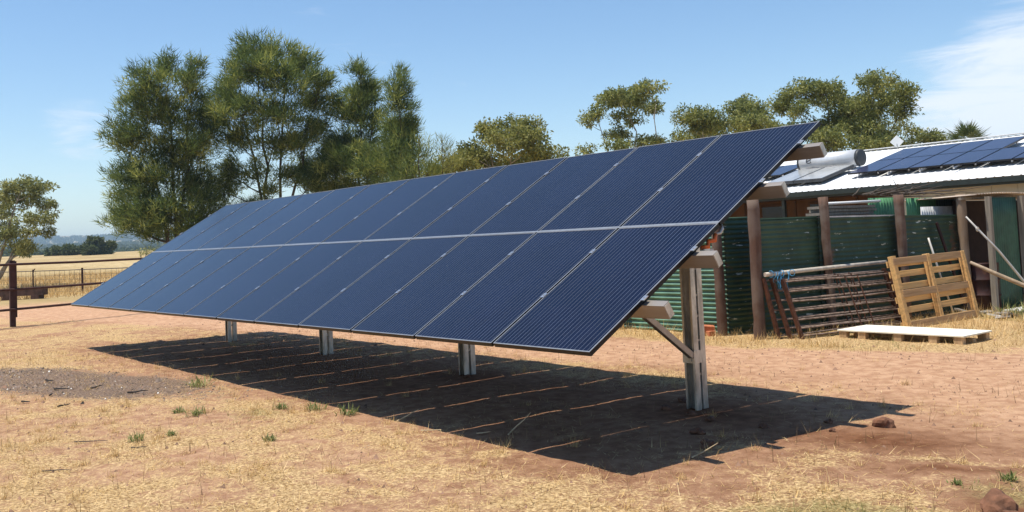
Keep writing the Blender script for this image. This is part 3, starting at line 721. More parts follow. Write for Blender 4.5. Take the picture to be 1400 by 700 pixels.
tag(sheet_obj('dark_upright_sheet', (-4.42, 13.3), (-4.34, 14.1), -0.05, 2.08, 'blue_dark_sheet', horiz=False, seed=32), 'dark upright corrugated sheet next to the pale round post', 'metal sheet')
tag(sheet_obj('zinc_offcut', (-4.12, 12.2), (-4.05, 13.4), -0.05, 1.92, 'zinc_sheet', horiz=False, seed=33), 'pale zinc corrugated offcut showing above the fence', 'metal sheet')
# dead branches thrown across the top
b = MB(); rb = random.Random(5)
for i in range(26):
    p0 = Vector((-4.4 + rb.uniform(-0.35, 0.3), rb.uniform(10.8, 12.6), 2.14 + rb.uniform(0, 0.05)))
    L = rb.uniform(0.7, 2.2); dv = Vector((rb.uniform(-0.25, 0.35), 1, rb.uniform(-0.02, 0.14))).normalized()
    if i % 6 == 0: dv = Vector((0.1, rb.choice((-1, 1)) * 0.8, 0.35)).normalized(); L *= 0.3
    pts = [p0 + dv * L * t_ + Vector((rb.uniform(-.03, .03), 0, rb.uniform(-.02, .03))) for t_ in (0, .33, .66, 1)]
    b.tube(pts, [0.013, 0.011, 0.008, 0.004], 5)
tag(b.build('brush_pile', M['dead_twig'], smooth=True), 'dead grey branches lying across the sheets above the fence', 'branches', kind='stuff')

# ------------------------------------------------------------------ steel gates leaning in a bundle
def farm_gate(label, A, B, lean, ht, seed):
    A = Vector((*A, gz(*A) - 0.01)); B = Vector((*B, gz(*B) + 0.0)); u = (B - A).normalized(); L = (B - A).length
    back = Vector((lean[0], lean[1], ht)); hgt = back.length; v = back.normalized(); w = u.cross(v).normalized()
    t_ = thing('stock_gate', label, 'gate', A, 0, 'steel gates leaning on the fence')
    rr = random.Random(seed)
    def P(a, b_, c=0.0): return u * a + v * b_ + w * c
    for a in (0.0, L):
        b = MB(); b.obox(P(a - 0.02, 0, -0.03), u * 0.045, v * hgt, w * 0.06); b.build('end_bar', M['rust_steel'], t_)
    for a in (L * 0.56, L * 0.68):
        b = MB(); b.obox(P(a - 0.012, 0.02, 0.016), u * 0.024, v * (hgt - 0.04), w * 0.006); b.build('upright', M['rust_steel'], t_)
    for k in range(7):
        h = 0.06 + (hgt - 0.1) * (k / 6) ** 1.12
        b = MB(); b.tube([P(0.024, h), P(L * .3, h + rr.uniform(-.012, .012)), P(L * .7, h + rr.uniform(-.012, .012)), P(L - 0.022, h)], 0.0135, 6); b.build('rail', M['rust_rail'], t_, smooth=True)
    return t_
farm_gate('front rusty seven rail gate of the bundle leaning on the fence', (-3.60, 7.62), (-3.28, 10.0), (-0.22, -0.10), 0.90, 1)
farm_gate('middle rusty gate of the bundle, just behind the front one', (-3.76, 7.56), (-3.42, 10.1), (-0.20, -0.12), 0.92, 2)
farm_gate('rear rusty gate of the bundle, closest to the sheet fence', (-3.88, 7.44), (-3.53, 10.2), (-0.14, -0.12), 0.93, 3)
b = MB(); b.tube([(-3.98, 7.32, 0.965), (-3.92, 8.2, 0.98), (-3.84, 9.2, 0.995), (-3.76, 10.3, 1.005)], [0.034, 0.034, 0.032, 0.03], 10)
tag(b.build('pale_pole', M['pale_pipe'], smooth=True), 'pale pole laid along the top of the leaning gates', 'pole')
b = MB(); rb = random.Random(9)
for i in range(9):
    c = Vector((-3.86 + rb.uniform(-.1, .06), 7.45 + 0.33 * (i / 9) + rb.uniform(-.06, .06), 0.95)); L = rb.uniform(0.12, 0.38)
    pts = [c + Vector((0.03 * math.sin(i + k), 0.03 * math.cos(2 * i + k), 0.045 - L * k / 5)) for k in range(6)]
    b.tube(pts, 0.005, 5)
for i in range(3):
    c = Vector((-3.93 + 0.05 * i, 7.40 + 0.18 * i, 0.97)); b.tube([c + Vector((0.05 * math.cos(a), 0.015 * i, 0.05 * math.sin(a))) for a in np.linspace(0, 6.0, 10)], 0.0055, 5)
tag(b.build('baling_twine', M['blue_twine'], smooth=True), 'loops of blue twine tied round the ends of the leaning gates', 'twine')

# ------------------------------------------------------------------ pallet leaning upright
pA = Vector((-3.06, 9.66, 0)); pB = Vector((-2.93, 11.75, 0)); pu = (pB - pA).normalized(); pL = (pB - pA).length
pv = Vector((-0.22, -0.03, 1.15)); pvl = pv.length; pv.normalize(); pw = pu.cross(pv).normalized()
if pw.x < 0: pw = -pw
pal = thing('upright_pallet', 'yellow timber pallet standing on edge and leaning back on the gates', 'pallet', (pA.x, pA.y, gz(pA.x, pA.y) - 0.01))
def pbox(name, u0, u1, v0, v1, w0, w1, mat):
    o = pu * u0 + pv * v0 + pw * w0; rot = Matrix((pu, pv, pw)).transposed().to_4x4()
    b = MB(); b.box((0, 0, 0), (u1 - u0, v1 - v0, w1 - w0)); ob = b.build(name, M[mat], pal); ob.matrix_local = Matrix.Translation(o) @ rot
    md = ob.modifiers.new('bevel', 'BEVEL'); md.width = 0.004; md.segments = 1
    return ob
for v0 in (0.02, 0.25, 0.42, 0.63, 0.83, 1.0):
    pbox('slat', 0, pL, v0, v0 + 0.10, -0.11, -0.09, 'pallet_yellow')
for u0 in (0.0, pL / 2 - 0.09, pL - 0.09):
    for du in ((0.0, 0.05) if u0 > 0 else (0.0,)):
        pbox('stringer', u0 + du * 1.0, u0 + du + (0.04 if u0 > 0 else 0.10), 0, pvl, -0.088, 0.0, 'pallet_yellow')
for v0 in (0.0, 0.50, 1.02):
    pbox('face_board', 0.07 if v0 < 0.4 else (0.02 if v0 > .9 else 0.06), pL + (0.03 if v0 != 0.5 else 0.0), v0, v0 + 0.115, 0.002, 0.022, 'pallet_grey')
# low platform: pale board on timber blocks
g0 = gz(-2.4, 8.5)
plat = thing('low_platform', 'low platform with a cream white board top on short timber blocks', 'platform', (-2.37, 8.5, g0))
def lb(name, a, b_, mat):
    bb = MB(); bb.box(a, b_); return bb.build(name, M[mat], plat, bevel=0.003)
lb('board_top', (-0.95, -0.40, 0.11), (0.97, 0.40, 0.132), 'board_white')
for xx in (-0.93, -0.62, -0.06, 0.46, 0.82):
    lb('block', (xx, -0.385, -0.03), (xx + 0.12, -0.29, 0.109), 'block_wood'); lb('block', (xx, 0.28, -0.03), (xx + 0.12, 0.385, 0.109), 'block_wood')
lb('runner', (-0.9, -0.06, -0.02), (0.92, 0.04, 0.06), 'block_wood')

# ------------------------------------------------------------------ bricks, rocks, clods
for i, (x, y, zr, rz, lab) in enumerate(((-5.33, 7.30, 0.0, 0.5, 'orange red brick lying flat at the foot of the sunlit fence'), (-5.17, 7.36, 0.0, -0.3, 'orange red brick beside the timber post of the sunlit fence'), (-5.20, 7.34, 0.085, 0.9, 'orange red brick tipped on top of the two lower bricks'))):
    b = MB(); b.box((-0.13, -0.065, 0), (0.13, 0.065, 0.085)); o = b.build('brick', M['brick_red'], bevel=0.006)
    o.location = (x, y, gz(x, y) + zr - 0.005); o.rotation_euler = (0.12 * (i == 2), 0.1 * (i == 2), rz); tag(o, lab, 'brick', 'loose bricks by the fence')
def rock(name, x, y, r, sc, seed, mat, label, cat, group=None, sink=0.25):
    import bmesh
    bm = bmesh.new(); bmesh.ops.create_icosphere(bm, subdivisions=3, radius=1)
    rr = np.random.default_rng(seed); ph = rr.uniform(0, 9, (6, 3)); pl = rr.normal(size=(9, 3)); pl /= np.linalg.norm(pl, axis=1)[:, None]
    for v in bm.verts:
        c = np.array(v.co); k = 1 + 0.10 * sum(math.sin(c @ ph[q] * 0.7 + q) for q in range(6)) / 2
        for q in pl:
            dd = c @ q
            if dd > 0.72: k *= 0.72 / dd
        k *= 1 + rr.uniform(-0.035, 0.035)
        v.co = v.co * (r * k); v.co.x *= sc[0]; v.co.y *= sc[1]; v.co.z *= sc[2]
    me = bpy.data.meshes.new(name); bm.to_mesh(me); bm.free(); me.materials.append(M[mat])
    o = link(name, me, None, (x, y, gz(x, y) + r * sc[2] * (1 - 2 * sink) * 0.55), (0.2, 0.1, seed)); return tag(o, label, cat, group)
rock('rock', 0.56, 2.78, 0.11, (1.15, 0.8, 0.8), 3, 'rock_red', 'red brown rock at the corner of the array shadow', 'rock')
rock('rock', 2.31, 1.05, 0.105, (1.2, 0.9, 0.85), 5, 'rock_red', 'large red brown rock lying alone on the grass with a smaller one', 'rock')
rock('rock', 2.43, 0.95, 0.062, (1.2, 0.9, 0.6), 6, 'rock_red', 'flat small rock touching the large red brown one', 'rock')
rb = random.Random(21)
for i, (x, y, r) in enumerate(((-0.06, 1.25, 0.075), (-0.40, 1.55, 0.065), (-0.15, 2.11, 0.055), (-0.70, 2.05, 0.05), (-1.35, 2.2, 0.06), (-0.98, 2.12, 0.05), (0.35, 2.35, 0.035), (0.15, 2.6, 0.04), (-4.7, 2.25, 0.05), (-1.5, 2.6, 0.06))):
    rock('dirt_clod', x, y, r, (1.1, 0.9, 0.75), 40 + i, 'clod', 'clod of red brown dirt under the solar array', 'dirt clod', 'clods under the array')

# ------------------------------------------------------------------ small weeds, charred sticks, straw litter
def weed(x, y, h, seed, label):
    r_ = np.random.default_rng(seed); n = 60; V = []; rn = []
    for i in range(n):
        az = r_.uniform(0, 6.283); el = r_.uniform(0.3, 1.4); L = h * r_.uniform(0.4, 1.0); w = r_.uniform(0.003, 0.007)
        bx, by = r_.normal(0, h * 0.26, 2); d_ = np.array([math.cos(az) * math.cos(el), math.sin(az) * math.cos(el), math.sin(el)]) * L
        sv = np.array([-math.sin(az), math.cos(az), 0]) * w; p0 = np.array([bx, by, -0.005]); p1 = p0 + d_ * 0.5; p2 = p0 + d_ * np.array([1.1, 1.1, 0.9])
        V += [p0 - sv * .3, p0 + sv * .3, p1 + sv, p1 - sv, p1 - sv, p1 + sv, p2 + sv * .1, p2 - sv * .1]; rn += [r_.uniform()] * 8
    me = npmesh('weed', np.array(V), np.arange(len(V)), 4, M['weed_leaf'], False, {'rnd': rn})
    tag(link('weed', me, None, (x, y, gz(x, y))), label, 'weed', 'green weeds on the ground')
for i, (x, y, h) in enumerate(((-5.36, -1.05, 0.17), (-5.1, -0.95, 0.13), (-4.15, -1.88, 0.13), (-4.15, -1.55, 0.11), (-7.14, -0.18, 0.2), (-4.26, -0.01, 0.15), (-4.66, -0.2, 0.13), (-3.75, 0.1, 0.12), (-3.2, -1.0, 0.08), (2.05, 1.75, 0.10), (1.85, 1.45, 0.09))):
    weed(x, y, h * (0.6 + 0.9 * ((i * 37) % 10) / 10), 60 + i, 'small green weed growing in the straw beside the array shadow' if x < 0 else 'small green weed growing near the red rocks')
for i, (x, y, h) in enumerate(((-2.75, 12.35, 0.36), (-2.45, 12.05, 0.30), (-2.25, 12.35, 0.30), (-2.55, 12.65, 0.32), (-2.05, 12.0, 0.22))):
    weed(x, y, h, 160 + i, 'leafy green weed growing at the foot of the lean-to')
rb = random.Random(3)
def stick(x, y, L, az, r, mat, label, el=0.05, grp=None):
    z = gz(x, y) + r; pts = [(x + math.cos(az) * L * t_, y + math.sin(az) * L * t_, z + L * math.sin(el) * t_ + rb.uniform(0, r)) for t_ in (0, .4, .7, 1)]
    b = MB(); o0 = pts[0]; b.tube([(p[0] - o0[0], p[1] - o0[1] + rb.uniform(-.01, .01), p[2] - o0[2]) for p in pts], [r, r * .9, r * .7, r * .4], 6)
    o = b.build('stick', M[mat]); o.location = o0; tag(o, label, 'stick', grp)
for x, y, L, az in ((-8.5, -1.55, 0.3, 0.4), (-8.15, -1.2, 0.2, 2.0), (-7.7, -2.1, 0.22, 0.2), (-7.3, -1.0, 0.25, 0.9), (-6.9, -1.9, 0.15, 1.5), (-9.6, -1.4, 0.3, 0.1), (-7.9, -1.75, 0.14, 2.6)):
    stick(x, y, L, az, 0.011, 'char', 'charred black stick lying on the grey ash patch', 0.05, 'charred sticks on the ash')
for x, y, L, az in ((-4.6, -2.3, 0.35, 0.7), (-3.9, -2.0, 0.18, 0.6), (-3.6, -2.8, 0.25, 0.8)):
    stick(x, y, L, az, 0.006, 'dead_twig', 'thin dark twig lying on the dry straw', 0.03, 'twigs on the straw')
for x, y, L, az, el in ((-1.64, 0.50, 0.22, 1.2, 0.9), (-3.0, 0.22, 0.2, 1.0, 0.5), (-1.9, 0.35, 0.16, 0.2, 0.2), (-2.4, 0.1, 0.25, 0.2, 0.12), (0.1, 0.9, 0.2, 0.6, 0.6)):
    stick(x, y, L, az, 0.006, 'haystick', 'pale dry stalk poking up at the edge of the array shadow', el, 'stalks by the shadow')

# ------------------------------------------------------------------ open lean-to at the end of the fence
sl = (-4.4, 15.0, 0.0)
shed = thing('lean_to_shed', 'open fronted dark lean-to shed with a green corrugated panel between grey posts', 'shed', sl)
sheet_obj('front_sheet', (-3.24, 12.86), (-3.16, 13.86), -0.05, 2.03, 'green_dull', shed, sl, horiz=False, seed=41, warp=0.004)
for (x, y) in ((-3.17, 12.82), (-3.09, 13.92), (-2.9, 17.3)):
    b = MB(); b.box((x - 0.045, y - 0.045, gz(x, y) - 0.1), (x + 0.045, y + 0.045, 2.05)); b.build('post', M['grey_board'], shed, sl)
b = MB(); b.bar((-4.0, 13.2, 0.98), (-4.55, 17.4, 0.98), 0.05, 2.06); b.build('back_wall', M['shed_dark'], shed, sl)
b = MB(); b.box((-4.5, 17.42, -0.05), (-2.95, 17.47, 2.0)); b.build('end_wall', M['shed_dark'], shed, sl)
b = MB(); b.bar((-3.55, 12.55, 2.03), (-2.85, 17.5, 2.09), 0.06, 0.05); b.build('front_beam', M['grey_board'], shed, sl)
def roof_sheet(a, c, x0, x1, z0, z1, name, mat, parent, off, seed=0, pitch=0.076, amp=0.011):
    n = int((c - a) / pitch * 6); V = []; ys = np.linspace(a, c, n + 1)
    r_ = np.random.default_rng(seed); jag = 0.05 * (fbm(ys * 2.0, ys * 0, 3, seed) - 0.5)
    for i, y_ in enumerate(ys):
        o = amp * math.sin(y_ / pitch * 2 * math.pi); sag = 0.05 * math.sin((y_ - a) * 2.1) * 0.4
        V.append((x0, y_, z0 + o)); V.append((x1 + jag[i] + 0.125 * (y_ - a), y_, z1 + o + sag))
    F = [(2 * i, 2 * i + 1, 2 * i + 3, 2 * i + 2) for i in range(n)]
    me = npmesh(name, np.array(V) - np.array(off), np.array(F), 4, M[mat], True); o = link(name, me, parent)
    md = o.modifiers.new('solid', 'SOLIDIFY'); md.thickness = 0.003; return o
roof_sheet(12.6, 17.6, -4.75, -3.25, 2.06, 2.095, 'roof', 'roof_sheet', shed, sl, 4)
b = MB(); g0 = gz(-3.75, 13.2)
ring = [(0, 0.285), (0.02, 0.295), (0.28, 0.29), (0.29, 0.30), (0.31, 0.30), (0.32, 0.29), (0.56, 0.29), (0.57, 0.30), (0.59, 0.30), (0.6, 0.29), (0.86, 0.29), (0.88, 0.295), (0.89, 0.28)]
b.tube([(0, 0, z_) for z_, _ in ring], [r for _, r in ring], 20); o = b.build('steel_drum', M['drum_red'], smooth=True); o.location = (-3.5, 13.1, g0 - 0.01)
tag(o, 'dark red rusty steel drum standing in the mouth of the lean-to', 'drum')
b = MB(); b.tube([(-3.05, 11.72, 1.70), (-2.72, 12.1, 1.1), (-2.33, 12.5, 0.30), (-2.22, 12.62, 0.06)], [0.016, 0.022, 0.024, 0.02], 8)
tag(b.build('pale_rod', M['silver_pipe'], smooth=True), 'pale metal rod with a hook leaning down from the end fence post', 'rod')
o2 = MB(); o2.tube([Vector((-2.93, 11.86, 1.48)) + Vector((0.02, 0.05 * math.cos(a) - .05, 0.035 * math.sin(a))) for a in np.linspace(0, 5.2, 9)], 0.009, 6); h_ = o2.build('hook', M['silver_pipe'], bpy.data.objects['pale_rod'], smooth=True)
b = MB(); b.tube([(-2.95, 11.55, 0.93), (-2.62, 11.75, 0.72), (-2.25, 11.98, 0.5), (-1.95, 12.2, 0.33), (-1.55, 12.5, 0.05)], [0.026, 0.036, 0.036, 0.035, 0.034], 8)
tag(b.build('timber_pole', M['pole_wood'], smooth=True), 'round timber pole sloping down to the ground beside the upright pallet', 'pole')
b = MB(); b.bar((-3.70, 11.95, 1.62), (-3.50, 12.45, -0.02), 0.06, 0.03, (1, 0, 0)); tag(b.build('rust_bar', M['drum_red']), 'red brown bar leaning on the fence behind the pallet', 'bar')
b = MB(); b.tube([(-3.71, 11.65, 1.36), (-3.62, 11.8, 0.7), (-3.52, 12.0, -0.02)], 0.018, 6); tag(b.build('grey_rod', M['silver_pipe'], smooth=True), 'thin grey rod leaning on the fence behind the pallet', 'rod')
b = MB(); b.obox((-2.95, 12.55, 0.03), (0.75, 0.0, 0.0), (0.1, 0.75, 0.02), (0, 0, 0.012)); b.obox((-2.7, 12.9, 0.06), (0.6, 0.25, 0.09), (-0.2, 0.5, 0.0), (0, 0, 0.01))
tag(b.build('white_panel', M['white_sheet']), 'white flat panels dropped on the ground at the foot of the lean-to', 'panel')
rb = random.Random(8)
for i in range(9):
    x, y = -2.85 + rb.uniform(-.45, .35), 11.95 + rb.uniform(-.35, .5); b = MB()
    L, w = rb.uniform(.15, .4), rb.uniform(.06, .14); b.obox((0, 0, 0), (L, 0, rb.uniform(0, .08)), (0, w, 0.02), (0, 0, 0.03))
    o = b.build('scrap_piece', M[('grey_board', 'white_sheet', 'grey_stack')[i % 3]]); o.location = (x, y, gz(x, y)); o.rotation_euler = (0, 0, rb.uniform(0, 6)); tag(o, ('grey broken board', 'pale broken sheet', 'grey lump of rubbish')[i % 3] + ' on the ground between the pallet and the lean-to', 'scrap', 'scrap beside the lean-to')

# ------------------------------------------------------------------ house with white roof
HX0, HX1, EY, EZ = -17.0, 6.0, 18.0, 2.60; PT = math.tan(math.radians(14)); RY = 23.35; RZ = EZ + (RY - EY) * PT
hl = (-6.0, 21.0, 0.0)
house = thing('farm_house', 'low farm house with white ribbed metal roof, dark gutter and brown verandah wall', 'house', hl)
def ribbed(y0, z0, y1, z1, name):
    prof = []; x = HX0; k = 0
    while x < HX1: prof += [(x, 0), (x + 0.14, 0), (x + 0.155, 0.013), (x + 0.185, 0.013)]; x += 0.20
    V = [(px_, y0, z0 + o) for px_, o in prof] + [(px_, y1, z1 + o) for px_, o in prof]; n = len(prof)
    F = [(i, i + 1, n + i + 1, n + i) for i in range(n - 1)]
    if y1 < y0: F = [tuple(reversed(f)) for f in F]
    me = npmesh(name, np.array(V) - np.array(hl), np.array(F), 4, M['white_roof']); return link(name, me, house)
rf = ribbed(EY, EZ, RY, RZ, 'roof'); ribbed(RY + 5.5, RZ - 5.5 * PT, RY, RZ, 'roof_back')
b = MB(); b.bar((HX0, RY, RZ + 0.045), (HX1, RY, RZ + 0.045), 0.28, 0.02); b.build('ridge_cap', M['white_roof'], rf, hl)
b = MB()
for i in range(3):
    yy = 18.55 + i * 1.1; zz = EZ + (yy - EY) * PT + 0.0135
    x = HX0 + 0.17
    while x < HX1: b.box((x - 0.008, yy - 0.008, zz), (x + 0.008, yy + 0.008, zz + 0.006)); x += 0.2
b.build('roof_screw', M['galvanised'], rf, hl)['kind'] = 'stuff'
b = MB(); gy = EY - 0.03
b.box((HX0, gy - 0.11, EZ - 0.135), (HX1, gy - 0.105, EZ - 0.015)); b.box((HX0, gy - 0.105, EZ - 0.135), (HX1, gy, EZ - 0.13)); b.box((HX0, gy, EZ - 0.19), (HX1, gy + 0.025, EZ - 0.02))
b.build('gutter', M['dark_gutter'], rf, hl)
b = MB(); b.box((-8.2, 18.35, -0.1), (HX1, 18.5, EZ + 0.02)); b.build('front_wall', M['beige_wall'], house, hl)
b = MB()
x = -8.1
while x < HX1: b.box((x, 18.338, 0), (x + 0.018, 18.3495, EZ - 0.2)); x += 0.6
b.build('cover_strip', M['beige_wall'], house, hl)
b = MB(); b.box((-8.2, 18.505, -0.1), (-8.05, 20.6, EZ + 0.1)); b.build('return_wall', M['brown_wall'], house, hl)
b = MB(); b.box((HX0, 20.6, -0.1), (-8.205, 20.75, EZ + 0.5)); b.build('verandah_wall', M['brown_wall'], house, hl)
b = MB(); b.box((HX0, EY + 0.05, EZ - 0.14), (-8.205, 20.595, EZ - 0.12)); b.build('verandah_ceiling', M['brown_trim'], house, hl)
for x0, x1, z0_, z1_, nm in ((-12.15, -11.35, 0.1, 2.30, 'door'), (-13.9, -13.1, 0.1, 2.3, 'door'), (-10.05, -9.0, 1.2, 2.22, 'window')):
    b = MB(); b.box((x0 - 0.07, 20.56, z0_ - 0.07), (x1 + 0.07, 20.598, z1_ + 0.07)); w_ = b.build(nm, M['brown_trim'], house, hl)
    b = MB(); b.box((x0, 20.545, z0_), (x1, 20.559, z1_)); b.build('pane', M['dark_glass'], w_, hl)
for x in (-14.6, -12.7, -10.6, -8.6):
    b = MB(); b.box((x - 0.03, 20.575, 0), (x + 0.03, 20.597, EZ - 0.15)); b.build('cover_strip', M['brown_trim'], house, hl)
for x in (-11.35, -14.3):
    b = MB(); b.box((x - 0.045, 18.1, -0.1), (x + 0.045, 18.19, EZ - 0.06)); b.build('verandah_post', M['dark_gutter'], house, hl)
b = MB(); b.box((HX0, RY + 5.2, -0.1), (HX1, RY + 5.35, RZ - 5.2 * PT - 0.03)); b.build('rear_wall', M['beige_wall'], house, hl)
for x in (HX0 + 0.1, HX1 - 0.2):
    V = [(x, 18.51, -0.1), (x + .1, 18.51, -0.1), (x, 28.5, -0.1), (x + .1, 28.5, -0.1), (x, 18.51, EZ + 0.08), (x + .1, 18.51, EZ + 0.08), (x, RY, RZ - 0.03), (x + .1, RY, RZ - 0.03), (x, 28.5, RZ - 5.2 * PT - .05), (x + .1, 28.5, RZ - 5.2 * PT - .05)]
    b = MB(); b.add(V, [(0, 4, 6, 8, 2), (1, 3, 9, 7, 5), (0, 1, 5, 4), (4, 5, 7, 6), (6, 7, 9, 8), (2, 8, 9, 3)]); b.build('gable_wall', M['beige_wall'], house, hl)

def rp(x, y, o=0.0): return Vector((x, y, EZ + (y - EY) * PT)) + Vector((0, -math.sin(math.radians(14)), math.cos(math.radians(14)))) * o
RT = math.radians(14)
RW, RL = 0.86, 1.52
fr = MB(); fr.box((0, 0, -0.04), (RW, RL, -0.004)); rfm = fr.mesh('frame', M['frame_black'])
gm_ = MB(); gm_.box((0.015, 0.015, -0.0035), (RW - 0.015, RL - 0.015, 0.001)); rgm = gm_.mesh('glass', M['roof_cells'])
ll = MB()
ll.box((0, 0, -0.003), (RW, 0.0145, 0.003)); ll.box((0, RL - 0.0145, -0.003), (RW, RL, 0.003)); rlm = ll.mesh('frame_lip', M['frame_black'])
def roof_panel(x, y, o, label, group):
    P = thing('roof_panel', label, 'solar panel', rp(x, y, o), 0, group); P.rotation_euler = (RT, 0, 0)
    for nm, me in (('frame', rfm), ('glass', rgm), ('frame_lip', rlm)): link(nm, me, P)
    for u in (0.12, RW - 0.16):
        b = MB(); b.box((u, 0.3, -o + 0.028), (u + 0.035, 0.34, -0.041)); b.build('foot', M['clamp_metal'], P)
        b = MB(); b.box((u, RL - 0.34, -o + 0.028), (u + 0.035, RL - 0.3, -0.041)); b.build('foot', M['clamp_metal'], P)
for k in range(4):
    for r in range(2):
        roof_panel(-9.90 + k * 0.885, 19.14 + r * 1.495, 0.17, 'blue solar panel in the ' + ('lower' if r == 0 else 'upper') + ' row of the four long columns on the white roof', 'panels on the house roof')
for k in range(3):
    roof_panel(-9.90 + (4 + k) * 0.885, 19.14, 0.17, 'blue solar panel in the single row beyond the four long columns on the white roof', 'panels on the house roof')
for k in range(2):
    roof_panel(-14.4 + k * 0.885, 19.9, 0.17, 'blue solar panel on the white roof beyond the water heater', 'panels on the house roof')
for k in range(4):
    x = -9.45 + k * 0.885; b = MB(); A = rp(x, 18.86, 0.115); B = rp(x, 22.2, 0.115); b.bar(A, B, 0.04, 0.035)
    tag(b.build('panel_rail', M['clamp_metal']), 'aluminium rail under the roof panels, its end poking out towards the gutter', 'rail', 'rails under the roof panels')

wh = rp(-11.35, 20.55, 0.03)
heater = thing('solar_water_heater', 'white cylindrical solar water heater tank above two flat collectors on the roof', 'water heater', wh)
b = MB(); tz = 0.30
ty = 0.05
b.tube([(-0.98 + 0.0, ty, tz), (0.90, ty, tz)], 0.245, 28); b.build('tank', M['tank_white'], heater, smooth=True)
for sg, x0, x1 in ((-1, -1.05, -0.978), (1, 0.902, 1.0)):
    b = MB(); b.tube([(x0, ty, tz), (x1, ty, tz)], [0.235 if sg < 0 else 0.252, 0.252 if sg < 0 else 0.235], 28); b.build('end_cap', M['dark_cap'], heater, smooth=True)
b = MB(); e_ = [(-0.62 + 0.085 * math.cos(a), ty - 0.252 * math.cos(0.15 + 0.30 * math.sin(a)), tz + 0.252 * math.sin(0.15 + 0.30 * math.sin(a))) for a in np.linspace(0.5, 5.9, 18)]
b.tube(e_, 0.010, 5); b.tube([(-0.69, ty - 0.2485, tz + 0.03), (-0.55, ty - 0.243, tz + 0.07)], 0.010, 5); b.build('emblem', M['dark_cap'], heater)
b = MB(); b.box((-0.8, ty - 0.15, 0.0), (-0.7, ty + 0.15, 0.07)); b.box((0.6, ty - 0.15, 0.0), (0.7, ty + 0.15, 0.07)); b.build('cradle', M['galvanised'], heater)
for k in range(2):
    x0 = -0.96 + k * 0.95
    def cp(x, s, o): return Vector((x, -0.22 - s * math.cos(RT) - o * math.sin(RT), -s * math.sin(RT) - 0.03 + o * math.cos(RT)))
    b = MB(); V = [cp(x, s, o) for s in (1.68, 0.0) for x, o in ((x0, 0.045), (x0 + 0.93, 0.045), (x0 + 0.93, 0.13), (x0, 0.13))]
    b.add(V, [(0, 1, 2, 3), (7, 6, 5, 4), (0, 4, 5, 1), (1, 5, 6, 2), (2, 6, 7, 3), (3, 7, 4, 0)]); c_ = b.build('collector', M['dark_cap'], heater)
    b = MB(); V = [cp(x, s, o) for s in (1.65, 0.03) for x, o in ((x0 + 0.03, 0.12), (x0 + 0.90, 0.12), (x0 + 0.90, 0.136), (x0 + 0.03, 0.136))]
    b.add(V, [(0, 1, 2, 3), (7, 6, 5, 4), (0, 4, 5, 1), (1, 5, 6, 2), (2, 6, 7, 3), (3, 7, 4, 0)]); b.build('glass', M['collector_glass'], c_)
q = rp(-10.72, 23.2, 0.0)
an = thing('roof_antenna', 'small white diamond shaped plate antenna on a stub mast at the roof ridge', 'antenna', q)
b = MB(); b.tube([(0, 0, -0.02), (0, 0, 0.16)], 0.02, 8); b.build('mast', M['galvanised'], an)
b = MB(); f_d = Vector((CAM_POS.x - q.x, CAM_POS.y - q.y, 0)).normalized(); sd_ = Vector((-f_d.y, f_d.x, 0)); rr = 0.20
b.obox(Vector((0, 0, 0.03)) - f_d * 0.02, sd_ * rr + Vector((0, 0, rr)), -sd_ * rr + Vector((0, 0, rr)), f_d * 0.03); b.build('plate', M['white_paint'], an, bevel=0.006)

# ------------------------------------------------------------------ fences on the left
pf0 = Vector((-21.28, 0.52, 0)); pfd = Vector((-0.36, 1, 0)).normalized()
pf = thing('pipe_fence', 'dark rusty steel pipe fence with three rails beyond the low end of the array', 'fence', tuple(pf0))
for s in (-7.0, -3.5, 0.0, 4.6, 9.2, 13.8):
    q = pf0 + pfd * s; b = MB(); g0 = gz(q.x, q.y)
    b.box((q.x - 0.06, q.y - 0.06, g0 - 0.2), (q.x + 0.06, q.y + 0.06, 1.70)); po = b.build('post', M['fence_pipe'], pf, tuple(pf0))
    b = MB(); b.box((q.x - 0.03, q.y + 0.061, 0.3), (q.x + 0.03, q.y + 0.1, 1.68)); b.build('stiffener', M['fence_pipe'], po, tuple(pf0))
for z in (0.50, 0.99, 1.59):
    a = pf0 + pfd * -7.2; e = pf0 + pfd * 14.2; b = MB(); n_ = 12; pts = []
    for i in range(n_ + 1): q = a + (e - a) * (i / n_); pts.append((q.x + 0.087, q.y + 0.02, z + (0.012 * math.sin(i * 2.3 + z * 7))))
    b.tube(pts, 0.030, 8); b.build('rail', M['fence_pipe'], pf, tuple(pf0), smooth=True)
wf0 = Vector((-44.2, 8.12, 0)); wfd = Vector((-3.8, -1.36, 0)).normalized()
wf = thing('wire_fence', 'low wire mesh stock fence with dark steel posts at the edge of the paddock', 'fence', tuple(wf0))
for s, lab in ((0, 0), (4.0, 1), (8.2, 0), (-9.0, 0)):
    q = wf0 + wfd * s; b = MB(); g0 = gz(q.x, q.y); b.tube([(q.x, q.y, g0 - 0.2), (q.x, q.y, 1.22)], 0.05 if lab == 0 else 0.035, 8)
    if lab: b.tube([(q.x, q.y, 1.0), (q.x + 0.08, q.y + .03, 1.2), (q.x + 0.16, q.y + .06, 1.25)], 0.025, 6)
    b.build('post', M['fence_pipe'], wf, tuple(wf0))
for z in (0.12, 0.32, 0.52, 0.72, 0.92, 1.16):
    a = wf0 + wfd * -9; e = wf0 + wfd * 12; b = MB(); b.tube([(a.x, a.y, z), ((a.x + e.x) / 2, (a.y + e.y) / 2, z - 0.03), (e.x, e.y, z)], 0.022 if z > 1.1 else 0.006, 5); b.build('wire', M['grey_wire'], wf, tuple(wf0))
for i in range(52):
    q = wf0 + wfd * (-9 + i * 0.4); b = MB(); b.tube([(q.x, q.y, 0.06), (q.x, q.y, 1.15)], 0.006, 4); b.build('upright_wire', M['grey_wire'], wf, tuple(wf0))
